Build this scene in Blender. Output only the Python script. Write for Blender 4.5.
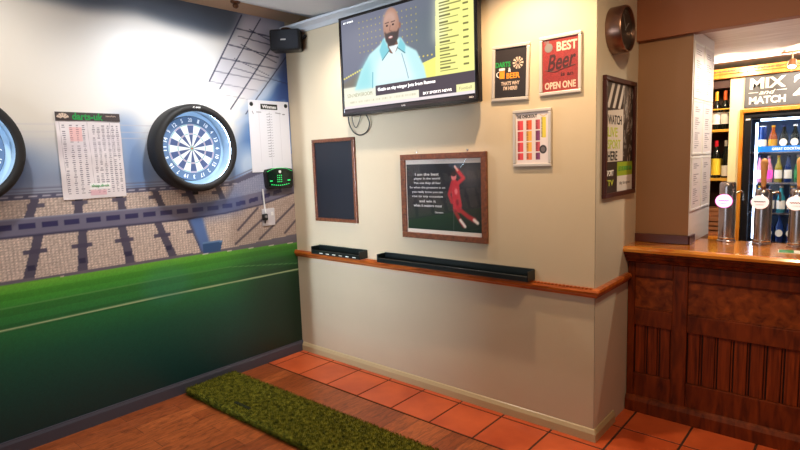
import bpy, bmesh, math, random
import numpy as np
from mathutils import Vector, Matrix, Euler
random.seed(7); rng = np.random.default_rng(7)
for o in list(bpy.data.objects): bpy.data.objects.remove(o)
SC = bpy.context.scene; COL = SC.collection
PI = math.pi

# ------------------------------------------------------------------ camera
F_PX, YAW, PITCH, ROLL = 538.76, 0.7180, 0.1192, -0.0348
cam_d = bpy.data.cameras.new('camera'); cam = bpy.data.objects.new('camera', cam_d); COL.objects.link(cam)
cam_d.sensor_width = 36; cam_d.lens = F_PX*36/800; cam_d.clip_start = .05
cam.location = (3.6785, -2.8592, 1.62)
cy_, sy_ = math.cos(YAW), math.sin(YAW)
fw = Vector((-sy_*math.cos(PITCH), cy_*math.cos(PITCH), -math.sin(PITCH)))
rt = Vector((cy_, sy_, 0)); up = rt.cross(fw)
r2 = rt*math.cos(ROLL)+up*math.sin(ROLL); u2 = -rt*math.sin(ROLL)+up*math.cos(ROLL)
cam.rotation_euler = Matrix((r2, u2, -fw)).transposed().to_euler()
SC.camera = cam

# ------------------------------------------------------------------ world, exposure, lights
SC.view_settings.view_transform = 'Standard'; SC.view_settings.look = 'None'
SC.view_settings.exposure = 0.12; SC.view_settings.gamma = 1; SC.view_settings.use_curve_mapping = False
w = bpy.data.worlds.new('room_light'); SC.world = w; w.use_nodes = True
w.node_tree.nodes['Background'].inputs[0].default_value = (1, .86, .72, 1)
w.node_tree.nodes['Background'].inputs[1].default_value = .085

def aim(o, target):
    d = Vector(target)-o.location
    o.rotation_euler = d.to_track_quat('-Z', 'Y').to_euler()
def area(name, loc, target, sx, sy, power, color, spread=180):
    l = bpy.data.lights.new(name, 'AREA'); l.shape = 'RECTANGLE'; l.size = sx; l.size_y = sy; l.energy = power; l.color = color
    l.spread = math.radians(spread)
    o = bpy.data.objects.new(name, l); COL.objects.link(o); o.location = loc; aim(o, target); return o
def spot(name, loc, target, power, color, size=100, blend=.6, rad=.03):
    l = bpy.data.lights.new(name, 'SPOT'); l.energy = power; l.color = color; l.spot_size = math.radians(size); l.spot_blend = blend
    l.shadow_soft_size = rad
    o = bpy.data.objects.new(name, l); COL.objects.link(o); o.location = loc; aim(o, target); return o
WARM = (1, .70, .38); SOFTWARM = (1, .80, .56); COOL = (.70, .84, 1)
# daylight from the window down the room, and a strip of it past the added pier on the dartboard side
area('window_daylight', (1.6, -5.2, 1.3), (.9, -.4, 2.75), 2.2, 1.2, 9, (.86, .93, 1), 100)
spot('ceiling_fill', (1.3, -3.9, 1.9), (1.0, -1.2, 2.75), 60, (.86, .93, 1), 75, 1, .1)  # added fill spot without a fitting, aimed up to brighten the ceiling
area('side_window_daylight', (.46, -7.0, 1.5), (.62, 0, 1.4), .10, 2.2, 11, COOL, 22)
# ceiling downlights
spot('downlight_a', (.93, -.40, 2.69), (.93, -.30, 0), 44, (1, .91, .84), 150, .7)
spot('downlight_b', (2.22, -.40, 2.69), (2.24, -.30, 0), 66, (1, .70, .43), 150, .7)
spot('downlight_c', (1.7, -2.2, 2.69), (.5, -1.9, .6), 18, SOFTWARM, 120, .8)
spot('downlight_d', (3.3, -.9, 2.69), (2.9, .5, .6), 62, (1, .72, .42), 120, .8)
spot('mural_downlight_a', (.9, -.95, 2.69), (0, -.95, 1.8), 58, (.94, .97, 1), 104, .9, .06)
spot('mural_downlight_b', (.9, -2.25, 2.69), (0, -2.25, 1.8), 50, (1, .95, .88), 120, .9, .06)
# behind the bar
spot('bar_downlight_a', (2.85, 1.75, 2.28), (2.8, 2.4, 1.6), 32, (1, .78, .5), 150, .5)
spot('bar_downlight_b', (3.35, 1.75, 2.28), (3.2, 2.4, 1.8), 38, (1, .86, .68), 150, .5)
spot('bar_downlight_c', (3.3, .95, 2.27), (3.1, .85, 1), 34, (1, .82, .6), 150, .6)
area('bar_ceiling_fill', (3.1, 2.2, 2.275), (3.1, 1.6, 2.6), 1.4, .03, 5, (1, .88, .75))  # added strip above the cornice, brightens the bar ceiling

# ------------------------------------------------------------------ materials
def lin(c): return tuple(((x/255)/12.92 if x/255 <= .04045 else ((x/255+.055)/1.055)**2.4) for x in c)
def nodes(name):
    m = bpy.data.materials.new(name); m.use_nodes = True
    return m, m.node_tree.nodes, m.node_tree.links, m.node_tree.nodes['Principled BSDF']
def mat(name, rgb, rough=.5, metal=0, spec=.5, emit=None, es=0, noise=0, nscale=20, bump=0, bscale=60, coat=0):
    m, N, L, B = nodes(name)
    c = lin(rgb); B.inputs['Base Color'].default_value = (*c, 1); B.inputs['Roughness'].default_value = rough
    B.inputs['Metallic'].default_value = metal; B.inputs['Specular IOR Level'].default_value = spec
    B.inputs['Coat Weight'].default_value = coat; B.inputs['Coat Roughness'].default_value = .05
    if emit: B.inputs['Emission Color'].default_value = (*lin(emit), 1); B.inputs['Emission Strength'].default_value = es
    tc = N.new('ShaderNodeTexCoord')
    if noise:
        t = N.new('ShaderNodeTexNoise'); t.inputs['Scale'].default_value = nscale; t.inputs['Detail'].default_value = 6
        r = N.new('ShaderNodeMapRange'); r.inputs[3].default_value = 1-noise; r.inputs[4].default_value = 1+noise
        mx = N.new('ShaderNodeVectorMath'); mx.operation = 'SCALE'; mx.inputs[0].default_value = c
        L.new(tc.outputs['Object'], t.inputs['Vector']); L.new(t.outputs['Fac'], r.inputs[0]); L.new(r.outputs[0], mx.inputs['Scale'])
        L.new(mx.outputs[0], B.inputs['Base Color'])
    if bump:
        t = N.new('ShaderNodeTexNoise'); t.inputs['Scale'].default_value = bscale; t.inputs['Detail'].default_value = 4
        b = N.new('ShaderNodeBump'); b.inputs['Strength'].default_value = bump; b.inputs['Distance'].default_value = .004
        L.new(tc.outputs['Object'], t.inputs['Vector']); L.new(t.outputs['Fac'], b.inputs['Height']); L.new(b.outputs[0], B.inputs['Normal'])
    return m
def wood(name, c1, c2, rough=.35, axis=(1, 1, 1), scale=8, coat=.0, c3=None):
    m, N, L, B = nodes(name)
    tc = N.new('ShaderNodeTexCoord'); mp = N.new('ShaderNodeMapping'); mp.inputs['Scale'].default_value = axis
    n = N.new('ShaderNodeTexNoise'); n.inputs['Scale'].default_value = scale; n.inputs['Detail'].default_value = 8; n.inputs['Distortion'].default_value = .6
    r = N.new('ShaderNodeValToRGB'); e = r.color_ramp.elements
    e[0].position = .3; e[0].color = (*lin(c1), 1); e[1].position = .7; e[1].color = (*lin(c2), 1)
    if c3: q = e.new(.5); q.color = (*lin(c3), 1)
    L.new(tc.outputs['Object'], mp.inputs[0]); L.new(mp.outputs[0], n.inputs['Vector']); L.new(n.outputs['Fac'], r.inputs[0]); L.new(r.outputs[0], B.inputs['Base Color'])
    B.inputs['Roughness'].default_value = rough; B.inputs['Coat Weight'].default_value = coat; B.inputs['Coat Roughness'].default_value = .15
    b = N.new('ShaderNodeBump'); b.inputs['Strength'].default_value = .15; b.inputs['Distance'].default_value = .002
    L.new(n.outputs['Fac'], b.inputs['Height']); L.new(b.outputs[0], B.inputs['Normal'])
    return m
def printed(name, rough=.5, coat=0, emit=0, metal=0):
    m, N, L, B = nodes(name)
    a = N.new('ShaderNodeAttribute'); a.attribute_name = 'print'
    if emit:
        B.inputs['Base Color'].default_value = (.01, .01, .01, 1)
        L.new(a.outputs['Color'], B.inputs['Emission Color']); B.inputs['Emission Strength'].default_value = emit
    else: L.new(a.outputs['Color'], B.inputs['Base Color'])
    B.inputs['Roughness'].default_value = rough; B.inputs['Coat Weight'].default_value = coat; B.inputs['Coat Roughness'].default_value = .04
    return m
def glass(name, tint=(1, 1, 1), ior=1.5, rough=.02):
    m = bpy.data.materials.new(name); m.use_nodes = True; N = m.node_tree.nodes; L = m.node_tree.links; N.clear()
    o = N.new('ShaderNodeOutputMaterial'); t = N.new('ShaderNodeBsdfTransparent'); t.inputs[0].default_value = (*tint, 1)
    g = N.new('ShaderNodeBsdfGlossy'); g.inputs['Roughness'].default_value = rough
    f = N.new('ShaderNodeFresnel'); f.inputs['IOR'].default_value = ior; x = N.new('ShaderNodeMixShader')
    gm = N.new('ShaderNodeNewGeometry'); iv = N.new('ShaderNodeMath'); iv.operation = 'SUBTRACT'; iv.inputs[0].default_value = 1; ml = N.new('ShaderNodeMath'); ml.operation = 'MULTIPLY'
    L.new(gm.outputs['Backfacing'], iv.inputs[1]); L.new(f.outputs[0], ml.inputs[0]); L.new(iv.outputs[0], ml.inputs[1])   # the inner side of a thin pane adds nothing
    L.new(ml.outputs[0], x.inputs[0]); L.new(t.outputs[0], x.inputs[1]); L.new(g.outputs[0], x.inputs[2]); L.new(x.outputs[0], o.inputs[0])
    return m

MAT = dict(
 plaster=mat('cream_plaster', (206, 188, 158), .55, noise=.05, nscale=3, bump=.15, bscale=25),
 plaster_side=mat('pale_plaster', (212, 202, 182), .6, noise=.05, nscale=4),
 plaster_tan=mat('tan_paint', (144, 86, 52), .6, noise=.05, nscale=4),
 plaster_column=mat('beige_column_paint', (148, 108, 74), .6, noise=.05, nscale=4),
 white_wall=mat('white_paint', (225, 222, 225), .5),
 ceiling=mat('ceiling_paint', (212, 218, 222), .7, noise=.03, nscale=2),
 bar_ceiling=wood('bar_ceiling_boards', (205, 190, 180), (232, 222, 214), .5, (1, 12, 1), 3),
 cove=mat('ceiling_cove_paint', (186, 160, 136), .6), cove_grey=mat('grey_cove_paint', (196, 200, 204), .6),
 skirt_cream=mat('cream_gloss_paint', (196, 176, 136), .3), skirt_grey=mat('slate_gloss_paint', (70, 71, 84), .35),
 mural=printed('mural_vinyl', .38), paper=printed('printed_paper', .6), board=printed('dartboard_sisal', .65),
 screen=printed('television_picture', .15, 0, 1.0), posters=printed('poster_print', .35, .3),
 black=mat('black_plastic', (18, 18, 20), .35), satin_black=mat('black_foam', (24, 23, 24), .6, bump=.2, bscale=200),
 rubber=mat('black_rubber', (14, 18, 20), .4), racks=mat('dart_rack_plastic', (7, 18, 20), .35),
 white=mat('white_plastic', (235, 235, 235), .4), white_ink=mat('white_ink', (240, 240, 240), .5), black_ink=mat('black_ink', (18, 18, 20), .5),
 cream_ink=mat('cream_ink', (214, 190, 170), .5), green_ink=mat('green_ink', (30, 150, 70), .5), orange_ink=mat('orange_ink', (240, 150, 40), .5),
 lime_ink=mat('lime_ink', (185, 200, 70), .5), dark_red_ink=mat('dark_red_ink', (60, 20, 24), .5), grey_ink=mat('grey_ink', (120, 115, 115), .5),
 dado=wood('varnished_dado_wood', (140, 60, 18), (206, 108, 40), .28, (1, 6, 6), 6, .4),
 frame_wood=wood('brown_picture_frame_wood', (84, 44, 24), (132, 74, 42), .4, (4, 4, 4), 14, .2),
 dark_frame=mat('dark_brown_frame', (64, 22, 18), .35), silver_frame=mat('brushed_silver_frame', (206, 198, 190), .38, .35),
 slate=mat('chalkboard_slate', (11, 14, 26), .5, noise=.25, nscale=5),
 chrome=mat('chrome', (200, 198, 200), .16, 1), steel=mat('brushed_steel', (180, 172, 174), .25, 1, bump=.05, bscale=200),
 bar_wood=wood('dark_bar_wood', (74, 26, 6), (132, 56, 16), .5, (3, 3, .6), 9, 0),
 bar_board=wood('bar_boarding_wood', (84, 30, 7), (142, 60, 18), .5, (8, 3, .5), 8, 0),
 bar_burl=wood('bar_burl_panel', (84, 32, 8), (150, 72, 24), .45, (1, 1, 1), 22, 0),
 bar_top=wood('honey_bar_top', (206, 104, 24), (240, 166, 64), .14, (1, 5, 5), 6, .8),
 column_skirt=mat('maroon_wood', (84, 38, 32), .3, coat=.3),
 pine=wood('orange_pine', (192, 104, 22), (224, 150, 50), .35, (5, 5, .7), 8, .2),
 cream_panel=mat('cream_panel_paint', (236, 222, 176), .5),
 grey_sign=mat('grey_chalk_sign', (78, 78, 84), .6, noise=.08, nscale=30),
 shelf_dark=mat('dark_shelf_interior', (58, 24, 18), .6), shelf_wood=mat('yellow_shelf_wood', (206, 150, 50), .4),
 fridge=mat('black_fridge_cabinet', (14, 16, 24), .35), fridge_in=mat('fridge_liner', (120, 150, 200), .5),
 led=mat('fridge_light_tube', (235, 245, 255), .4, emit=(205, 228, 255), es=11),
 blue_strip=mat('blue_shelf_strip', (20, 120, 215), .4, emit=(20, 120, 215), es=.35),
 ring=mat('ring_light', (230, 240, 255), .4, emit=(205, 228, 250), es=13), ring_wall=mat('ring_inner_wall', (190, 215, 235), .45),
 green_led=mat('green_led', (60, 255, 130), .4, emit=(60, 255, 130), es=.45),
 glass=glass('clear_glass', ior=1.65), pane=glass('fridge_door_glass', (.95, .97, 1), 1.3),
 badge=mat('lit_badge_white', (240, 235, 230), .3, emit=(255, 240, 235), es=.75), badge_blue=mat('lit_badge_blue', (225, 230, 255), .3, emit=(225, 228, 255), es=1.2),
 pink=mat('pink_glow', (230, 70, 170), .4, emit=(230, 70, 170), es=.8), ink_red=mat('badge_red_ink', (120, 40, 40), .4),
 tap_wood=wood('tap_handle_wood', (224, 150, 84), (246, 196, 136), .4, (4, 4, 1), 12), copper=mat('copper_ferrule', (150, 90, 70), .3, .6),
 red=mat('red_foil', (190, 20, 40), .35), darkglass=mat('dark_bottle_glass', (18, 22, 18), .1, coat=.4),
 amber=mat('amber_glass', (150, 70, 20), .1, coat=.5), blueglass=mat('blue_bottle_glass', (24, 50, 110), .1, coat=.5), greenglass=mat('green_bottle_glass', (20, 110, 60), .1, coat=.5),
 olive=mat('olive_bottle_glass', (150, 140, 40), .1, coat=.4), pinkglass=mat('pink_drink_glass', (220, 140, 180), .1, coat=.4), tealcan=mat('teal_can', (60, 150, 170), .3, .3),
 yellow_label=mat('yellow_label', (240, 205, 60), .5), white_label=mat('white_label', (235, 232, 228), .5), navy_label=mat('navy_label', (30, 40, 90), .5),
 gold=mat('gold_foil', (230, 170, 50), .3, .3), orange=mat('orange_foil', (225, 90, 30), .4), crate=mat('brown_crate', (150, 95, 60), .6), lamp_on=mat('lamp_face', (255, 240, 220), .4, emit=(255, 236, 210), es=6),
 cable=mat('black_cable', (16, 16, 18), .4), bronze=mat('bronze_fitting', (96, 60, 36), .4, .5),
 white_card=mat('white_card', (236, 238, 236), .5), green_card=mat('green_card', (40, 140, 70), .4))

def floor_wood():
    m, N, L, B = nodes('laminate_planks')
    tc = N.new('ShaderNodeTexCoord'); mp = N.new('ShaderNodeMapping'); mp.inputs['Rotation'].default_value = (0, 0, PI/2)
    br = N.new('ShaderNodeTexBrick'); br.inputs['Scale'].default_value = 1; br.inputs['Brick Width'].default_value = .62; br.inputs['Row Height'].default_value = .125
    br.inputs['Mortar Size'].default_value = .0014; br.inputs['Color1'].default_value = (*lin((150, 76, 36)), 1); br.inputs['Color2'].default_value = (*lin((188, 104, 54)), 1)
    br.inputs['Mortar'].default_value = (*lin((88, 44, 26)), 1)
    n = N.new('ShaderNodeTexNoise'); mp2 = N.new('ShaderNodeMapping'); mp2.inputs['Scale'].default_value = (16, 3.2, 1); n.inputs['Scale'].default_value = 2.2; n.inputs['Detail'].default_value = 12; n.inputs['Roughness'].default_value = .68; n.inputs['Distortion'].default_value = 1.6
    r = N.new('ShaderNodeValToRGB'); e = r.color_ramp.elements; e[0].position = .36; e[0].color = (.42, .34, .30, 1); e[1].position = .58; e[1].color = (1.12, 1.05, 1, 1)
    x = N.new('ShaderNodeMix'); x.data_type = 'RGBA'; x.blend_type = 'MULTIPLY'; x.inputs[0].default_value = .85
    L.new(tc.outputs['Object'], mp.inputs[0]); L.new(mp.outputs[0], br.inputs['Vector']); L.new(tc.outputs['Object'], mp2.inputs[0]); L.new(mp2.outputs[0], n.inputs['Vector'])
    L.new(n.outputs['Fac'], r.inputs[0]); L.new(br.outputs['Color'], x.inputs[6]); L.new(r.outputs[0], x.inputs[7]); L.new(x.outputs[2], B.inputs['Base Color'])
    B.inputs['Roughness'].default_value = .38
    return m
def tile_mat():
    m, N, L, B = nodes('terracotta_tiles')
    tc = N.new('ShaderNodeTexCoord'); n = N.new('ShaderNodeTexNoise'); n.inputs['Scale'].default_value = 3.5; n.inputs['Detail'].default_value = 6
    r = N.new('ShaderNodeValToRGB'); e = r.color_ramp.elements; e[0].position = .3; e[0].color = (*lin((186, 74, 36)), 1); e[1].position = .72; e[1].color = (*lin((222, 104, 56)), 1)
    L.new(tc.outputs['Object'], n.inputs['Vector']); L.new(n.outputs['Fac'], r.inputs[0]); L.new(r.outputs[0], B.inputs['Base Color']); B.inputs['Roughness'].default_value = .33
    return m
def grass_mat():
    m, N, L, B = nodes('artificial_grass')
    tc = N.new('ShaderNodeTexCoord'); n = N.new('ShaderNodeTexNoise'); n.inputs['Scale'].default_value = 38; n.inputs['Detail'].default_value = 3
    n2 = N.new('ShaderNodeTexNoise'); n2.inputs['Scale'].default_value = 220; n2.inputs['Detail'].default_value = 3; mx = N.new('ShaderNodeMath'); mx.operation = 'ADD'
    s = N.new('ShaderNodeMath'); s.operation = 'MULTIPLY'; s.inputs[1].default_value = .5
    r = N.new('ShaderNodeValToRGB'); e = r.color_ramp.elements; e[0].position = .42; e[0].color = (*lin((42, 52, 10)), 1); e[1].position = .58; e[1].color = (*lin((142, 138, 44)), 1)
    L.new(tc.outputs['Object'], n.inputs['Vector']); L.new(tc.outputs['Object'], n2.inputs['Vector']); L.new(n.outputs['Fac'], mx.inputs[0]); L.new(n2.outputs['Fac'], mx.inputs[1])
    L.new(mx.outputs[0], s.inputs[0]); L.new(s.outputs[0], r.inputs[0]); L.new(r.outputs[0], B.inputs['Base Color']); B.inputs['Roughness'].default_value = .8
    B.inputs['Specular IOR Level'].default_value = .15
    return m
for k_ in ('bar_wood', 'bar_board', 'bar_burl'): MAT[k_].node_tree.nodes['Principled BSDF'].inputs['Specular IOR Level'].default_value = .25
MAT['screen'].node_tree.nodes['Principled BSDF'].inputs['Specular IOR Level'].default_value = .05
MAT['screen'].node_tree.nodes['Principled BSDF'].inputs['Roughness'].default_value = .5
MAT['carcass'] = mat('bar_carcass_dark', (26, 8, 3), .6)
MAT['laminate'] = floor_wood(); MAT['tiles'] = tile_mat(); MAT['grass'] = grass_mat()

# ------------------------------------------------------------------ mesh helpers
class G:
    def __init__(s): s.b = bmesh.new()
    def box(s, x0, x1, y0, y1, z0, z1, bev=0, rot=None):
        m = Matrix.Translation(((x0+x1)/2, (y0+y1)/2, (z0+z1)/2))
        if rot is not None: m = m @ rot
        m = m @ Matrix.Diagonal((abs(x1-x0), abs(y1-y0), abs(z1-z0), 1))
        v = bmesh.ops.create_cube(s.b, size=1, matrix=m)['verts']
        if bev:
            ed = list({e for q in v for e in q.link_edges})
            bmesh.ops.bevel(s.b, geom=ed, offset=bev, segments=2, affect='EDGES', profile=.5)
        return s
    def ring(s, pts): return [s.b.verts.new(p) for p in pts]
    def skin(s, rings, close=True, caps=True):
        R = [s.ring(r) for r in rings]
        n = len(R[0])
        for a, b in zip(R, R[1:]):
            for i in range(n if close else n-1):
                j = (i+1) % n
                try: s.b.faces.new((a[i], a[j], b[j], b[i]))
                except ValueError: pass
        if caps:
            for q in (R[0][::-1], R[-1]):
                try: s.b.faces.new(q)
                except ValueError: pass
        return s
    def cyl(s, p0, p1, r0, r1=None, n=20):
        r1 = r0 if r1 is None else r1; p0 = Vector(p0); p1 = Vector(p1); d = (p1-p0).normalized()
        a = d.orthogonal().normalized(); b = d.cross(a)
        f = lambda p, r: [p+a*r*math.cos(2*PI*i/n)+b*r*math.sin(2*PI*i/n) for i in range(n)]
        return s.skin([f(p0, r0), f(p1, r1)])
    def lathe(s, prof, n=32, c=(0, 0), caps=True, loop=False, sx=1, sy=1):
        R = [[(c[0]+sx*r*math.cos(2*PI*i/n), c[1]+sy*r*math.sin(2*PI*i/n), z) for i in range(n)] for r, z in prof]
        if loop: R.append(R[0]); caps = False
        s.skin(R, True, caps)
        if loop: bmesh.ops.remove_doubles(s.b, verts=s.b.verts, dist=1e-6)
        return s
    def tube(s, pts, r, n=8, smooth=6):
        P = [Vector(p) for p in pts]
        if smooth and len(P) > 2:
            Q = []
            for i in range(len(P)-1):
                a = P[max(i-1, 0)]; b = P[i]; c = P[i+1]; d = P[min(i+2, len(P)-1)]
                for k in range(smooth):
                    t = k/smooth
                    Q.append(.5*((2*b)+(-a+c)*t+(2*a-5*b+4*c-d)*t*t+(-a+3*b-3*c+d)*t**3))
            Q.append(P[-1]); P = Q
        prev = None; R = []
        for i, p in enumerate(P):
            d = (P[min(i+1, len(P)-1)]-P[max(i-1, 0)]).normalized()
            a = d.orthogonal().normalized() if prev is None else (prev-d*prev.dot(d)).normalized()
            prev = a; b = d.cross(a)
            R.append([p+a*r*math.cos(2*PI*k/n)+b*r*math.sin(2*PI*k/n) for k in range(n)])
        return s.skin(R)
    def prism(s, poly, z0, z1):
        return s.skin([[(x, y, z0) for x, y in poly], [(x, y, z1) for x, y in poly]])
    def extrude(s, poly, f0, f1):   # poly of 2-D points, f(pt)->3-D at each end
        return s.skin([[f0(p) for p in poly], [f1(p) for p in poly]])
    def ball(s, c, r, seg=16):
        m = Matrix.Translation(c) @ (Matrix.Diagonal((*r, 1)) if hasattr(r, '__len__') else Matrix.Scale(r, 4))
        bmesh.ops.create_uvsphere(s.b, u_segments=seg, v_segments=seg//2, radius=1, matrix=m); return s
    def obj(s, name, m, parent=None, smooth=False, loc=None, rot=None):
        bmesh.ops.recalc_face_normals(s.b, faces=s.b.faces)
        me = bpy.data.meshes.new(name); s.b.to_mesh(me); s.b.free()
        me.materials.append(MAT[m] if isinstance(m, str) else m)
        if smooth:
            me.polygons.foreach_set('use_smooth', [True]*len(me.polygons)); me.set_sharp_from_angle(angle=math.radians(40))
        o = bpy.data.objects.new(name, me); COL.objects.link(o); o.parent = parent
        if loc: o.location = loc
        if rot: o.rotation_euler = rot
        return o
def tag(o, label=None, cat=None, group=None, kind=None):
    if label: o['label'] = label
    if cat: o['category'] = cat
    if group: o['group'] = group
    if kind: o['kind'] = kind
    return o
def empty(name, loc=(0, 0, 0), rot=(0, 0, 0), label=None, cat=None, group=None, kind=None):
    o = bpy.data.objects.new(name, None); COL.objects.link(o); o.location = loc; o.rotation_euler = rot; o.empty_display_size = .05
    return tag(o, label, cat, group, kind)
ON_BACK = (PI/2, 0, 0)         # local x right, y up, z out of the back wall
ON_LEFT = (PI/2, 0, PI/2)      # the same on walls that face +x
def copy_tree(o, parent=None):
    c = o.copy(); COL.objects.link(c); c.parent = parent
    for ch in o.children: copy_tree(ch, c)
    return c
def struct(o, label=None): o['kind'] = 'structure'; return tag(o, label)

class Ras:   # a small colour raster laid on a grid mesh: printed surfaces
    def __init__(s, w, h, step, bg=(255, 255, 255), org=(0, 0)):
        s.w, s.h = w, h; s.nx = int(w/step)+1; s.ny = int(h/step)+1; s.org = org
        s.x, s.y = np.meshgrid(np.linspace(0, w, s.nx)+org[0], np.linspace(0, h, s.ny)+org[1])
        s.a = np.empty((s.ny, s.nx, 3)); s.a[:] = bg
    def mix(s, m, c, al=1): m = (m*al)[..., None]; s.a = s.a*(1-m)+np.array(c, float)*m; return s
    def pmask(s, pts, soft=0):
        ins = np.zeros(s.x.shape, bool); n = len(pts)
        for i in range(n):
            x0, y0 = pts[i]; x1, y1 = pts[(i+1) % n]
            if y0 == y1: continue
            c = ((y0 > s.y) != (y1 > s.y)) & (s.x < (x1-x0)*(s.y-y0)/(y1-y0)+x0); ins ^= c
        m = ins.astype(float)
        if soft:
            k = max(1, int(soft/(s.w/(s.nx-1))))
            for _ in range(3):
                for ax in (0, 1):
                    p = np.pad(m, [(k+1, k) if a == ax else (0, 0) for a in (0, 1)], mode='edge'); cs = np.cumsum(p, axis=ax)
                    m = (cs[2*k+1:]-cs[:-2*k-1])/(2*k+1) if ax == 0 else (cs[:, 2*k+1:]-cs[:, :-2*k-1])/(2*k+1)
        return m
    def poly(s, pts, c, soft=0, al=1): return s.mix(s.pmask(pts, soft), c, al)
    def rect(s, x0, x1, y0, y1, c, al=1): return s.poly([(x0, y0), (x1, y0), (x1, y1), (x0, y1)], c, 0, al)
    def ell(s, cx, cy, rx, ry, c, soft=.05, al=1, rot=0):
        dx, dy = s.x-cx, s.y-cy; X = dx*math.cos(rot)+dy*math.sin(rot); Y = -dx*math.sin(rot)+dy*math.cos(rot)
        d = np.sqrt((X/rx)**2+(Y/ry)**2); return s.mix(np.clip((1-d)/soft+.5, 0, 1), c, al)
    def line(s, pts, r, c, al=1, soft=None):
        d = np.full(s.x.shape, 1e9); soft = soft or r
        for (x0, y0), (x1, y1) in zip(pts, pts[1:]):
            L = (x1-x0)**2+(y1-y0)**2; t = np.clip(((s.x-x0)*(x1-x0)+(s.y-y0)*(y1-y0))/L, 0, 1)
            d = np.minimum(d, np.hypot(s.x-x0-t*(x1-x0), s.y-y0-t*(y1-y0)))
        return s.mix(np.clip((r-d)/soft+.5, 0, 1), c, al)
    def noise(s, amp, k=1):
        n = rng.random((s.ny//k+2, s.nx//k+2)); n = np.kron(n, np.ones((k, k)))[:s.ny, :s.nx]; s.a = s.a*(1+amp*(n-.5)[..., None]*2); return s
    def obj(s, name, m, parent=None, loc=(0, 0, 0), rot=None, centre=True, mask=None):
        ox, oy = (s.w/2, s.h/2) if centre else (0, 0)
        co = np.stack([s.x-s.org[0]-ox, s.y-s.org[1]-oy, np.zeros_like(s.x)], -1).reshape(-1, 3)
        i = np.arange(s.nx*s.ny).reshape(s.ny, s.nx)
        q = np.stack([i[:-1, :-1], i[:-1, 1:], i[1:, 1:], i[1:, :-1]], -1).reshape(-1, 4)
        if mask is not None:
            mk = mask.reshape(s.ny, s.nx); keep = (mk[:-1, :-1] & mk[1:, 1:] & mk[:-1, 1:] & mk[1:, :-1]).reshape(-1); q = q[keep]
        me = bpy.data.meshes.new(name); me.vertices.add(len(co)); me.vertices.foreach_set('co', co.ravel())
        me.loops.add(q.size); me.loops.foreach_set('vertex_index', q.ravel()); me.polygons.add(len(q))
        me.polygons.foreach_set('loop_start', np.arange(0, q.size, 4)); me.update(calc_edges=True)
        v = np.clip(s.a, 0, 255).reshape(-1, 3)/255; v = np.where(v <= .04045, v/12.92, ((v+.055)/1.055)**2.4)
        at = me.color_attributes.new('print', 'FLOAT_COLOR', 'POINT'); at.data.foreach_set('color', np.concatenate([v, np.ones((len(v), 1))], 1).astype(np.float32).ravel())
        me.materials.append(MAT[m]); o = bpy.data.objects.new(name, me); COL.objects.link(o); o.parent = parent; o.location = loc
        if rot: o.rotation_euler = rot
        return o

def text(name, s, w, h, cx, cy, z, m, parent, bold=0, shear=0, rot=0, depth=.0006, label=None):
    cu = bpy.data.curves.new(name, 'FONT'); cu.body = s; cu.shear = shear; cu.offset = bold; cu.align_x = 'CENTER'; cu.resolution_u = 3; cu.extrude = .01
    to = bpy.data.objects.new('t', cu); COL.objects.link(to)
    me = bpy.data.meshes.new_from_object(to.evaluated_get(bpy.context.evaluated_depsgraph_get())); bpy.data.objects.remove(to); bpy.data.curves.remove(cu)
    n = len(me.vertices); a = np.empty(n*3); me.vertices.foreach_get('co', a); a = a.reshape(-1, 3)
    lo, hi = a.min(0), a.max(0); a = (a-(lo+hi)/2)/np.maximum(hi-lo, 1e-6)*np.array([w, h, depth])
    if rot: c, q = math.cos(rot), math.sin(rot); a = np.stack([a[:, 0]*c-a[:, 1]*q, a[:, 0]*q+a[:, 1]*c, a[:, 2]], 1)
    a += np.array([cx, cy, z+depth/2]); me.vertices.foreach_set('co', a.ravel()); me.update(); me.name = name
    me.materials.clear(); me.materials.append(MAT[m]); o = bpy.data.objects.new(name, me); COL.objects.link(o); o.parent = parent
    if label: o['label'] = label
    return o
def frame_mesh(w, h, b, d, bev=.003):   # centred picture frame with mitred look
    g = G()
    g.box(-w/2, w/2, h/2-b, h/2, 0, d, bev); g.box(-w/2, w/2, -h/2, -h/2+b, 0, d, bev)
    g.box(-w/2, -w/2+b, -h/2+b, h/2-b, 0, d, bev); g.box(w/2-b, w/2, -h/2+b, h/2-b, 0, d, bev)
    return g

# ================================================================== SETTING
W = 2.578            # length of the back wall up to its corner
struct(G().box(-.1, 4.6, -5.2, 3.2, -.05, 0).obj('floor', 'laminate'), 'red-brown laminate plank floor')
fl = bpy.data.objects['floor']
g = G()
def slab(x0, x1, y0, y1):
    e = .006; g.box(x0+e, x1-e, y0+e, y1-e, .001, .006, .0012)
xs = [-.21+.318*k for k in range(16)]
for i in range(len(xs)-1):
    for (y0, y1) in ((-.385, -.055), (-.055, .25), (.25, .555)):
        x0, x1 = max(xs[i], .02), xs[i+1]
        if y0 > -.1 and x1 < W+.05:
            slab(x0, x1, y0, .0 if y1 > 0 else y1) if y0 < 0 else None
            continue
        slab(x0, x1, y0, y1)
for (x0, x1) in ((2.652, 2.97),): pass
g.obj('terracotta_tiles', 'tiles', fl)['label'] = 'square terracotta floor tiles'
G().box(.02, 4.56, -.385, .56, 0, .003).obj('grout', mat('dark_grout', (70, 40, 28), .8), fl)

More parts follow.
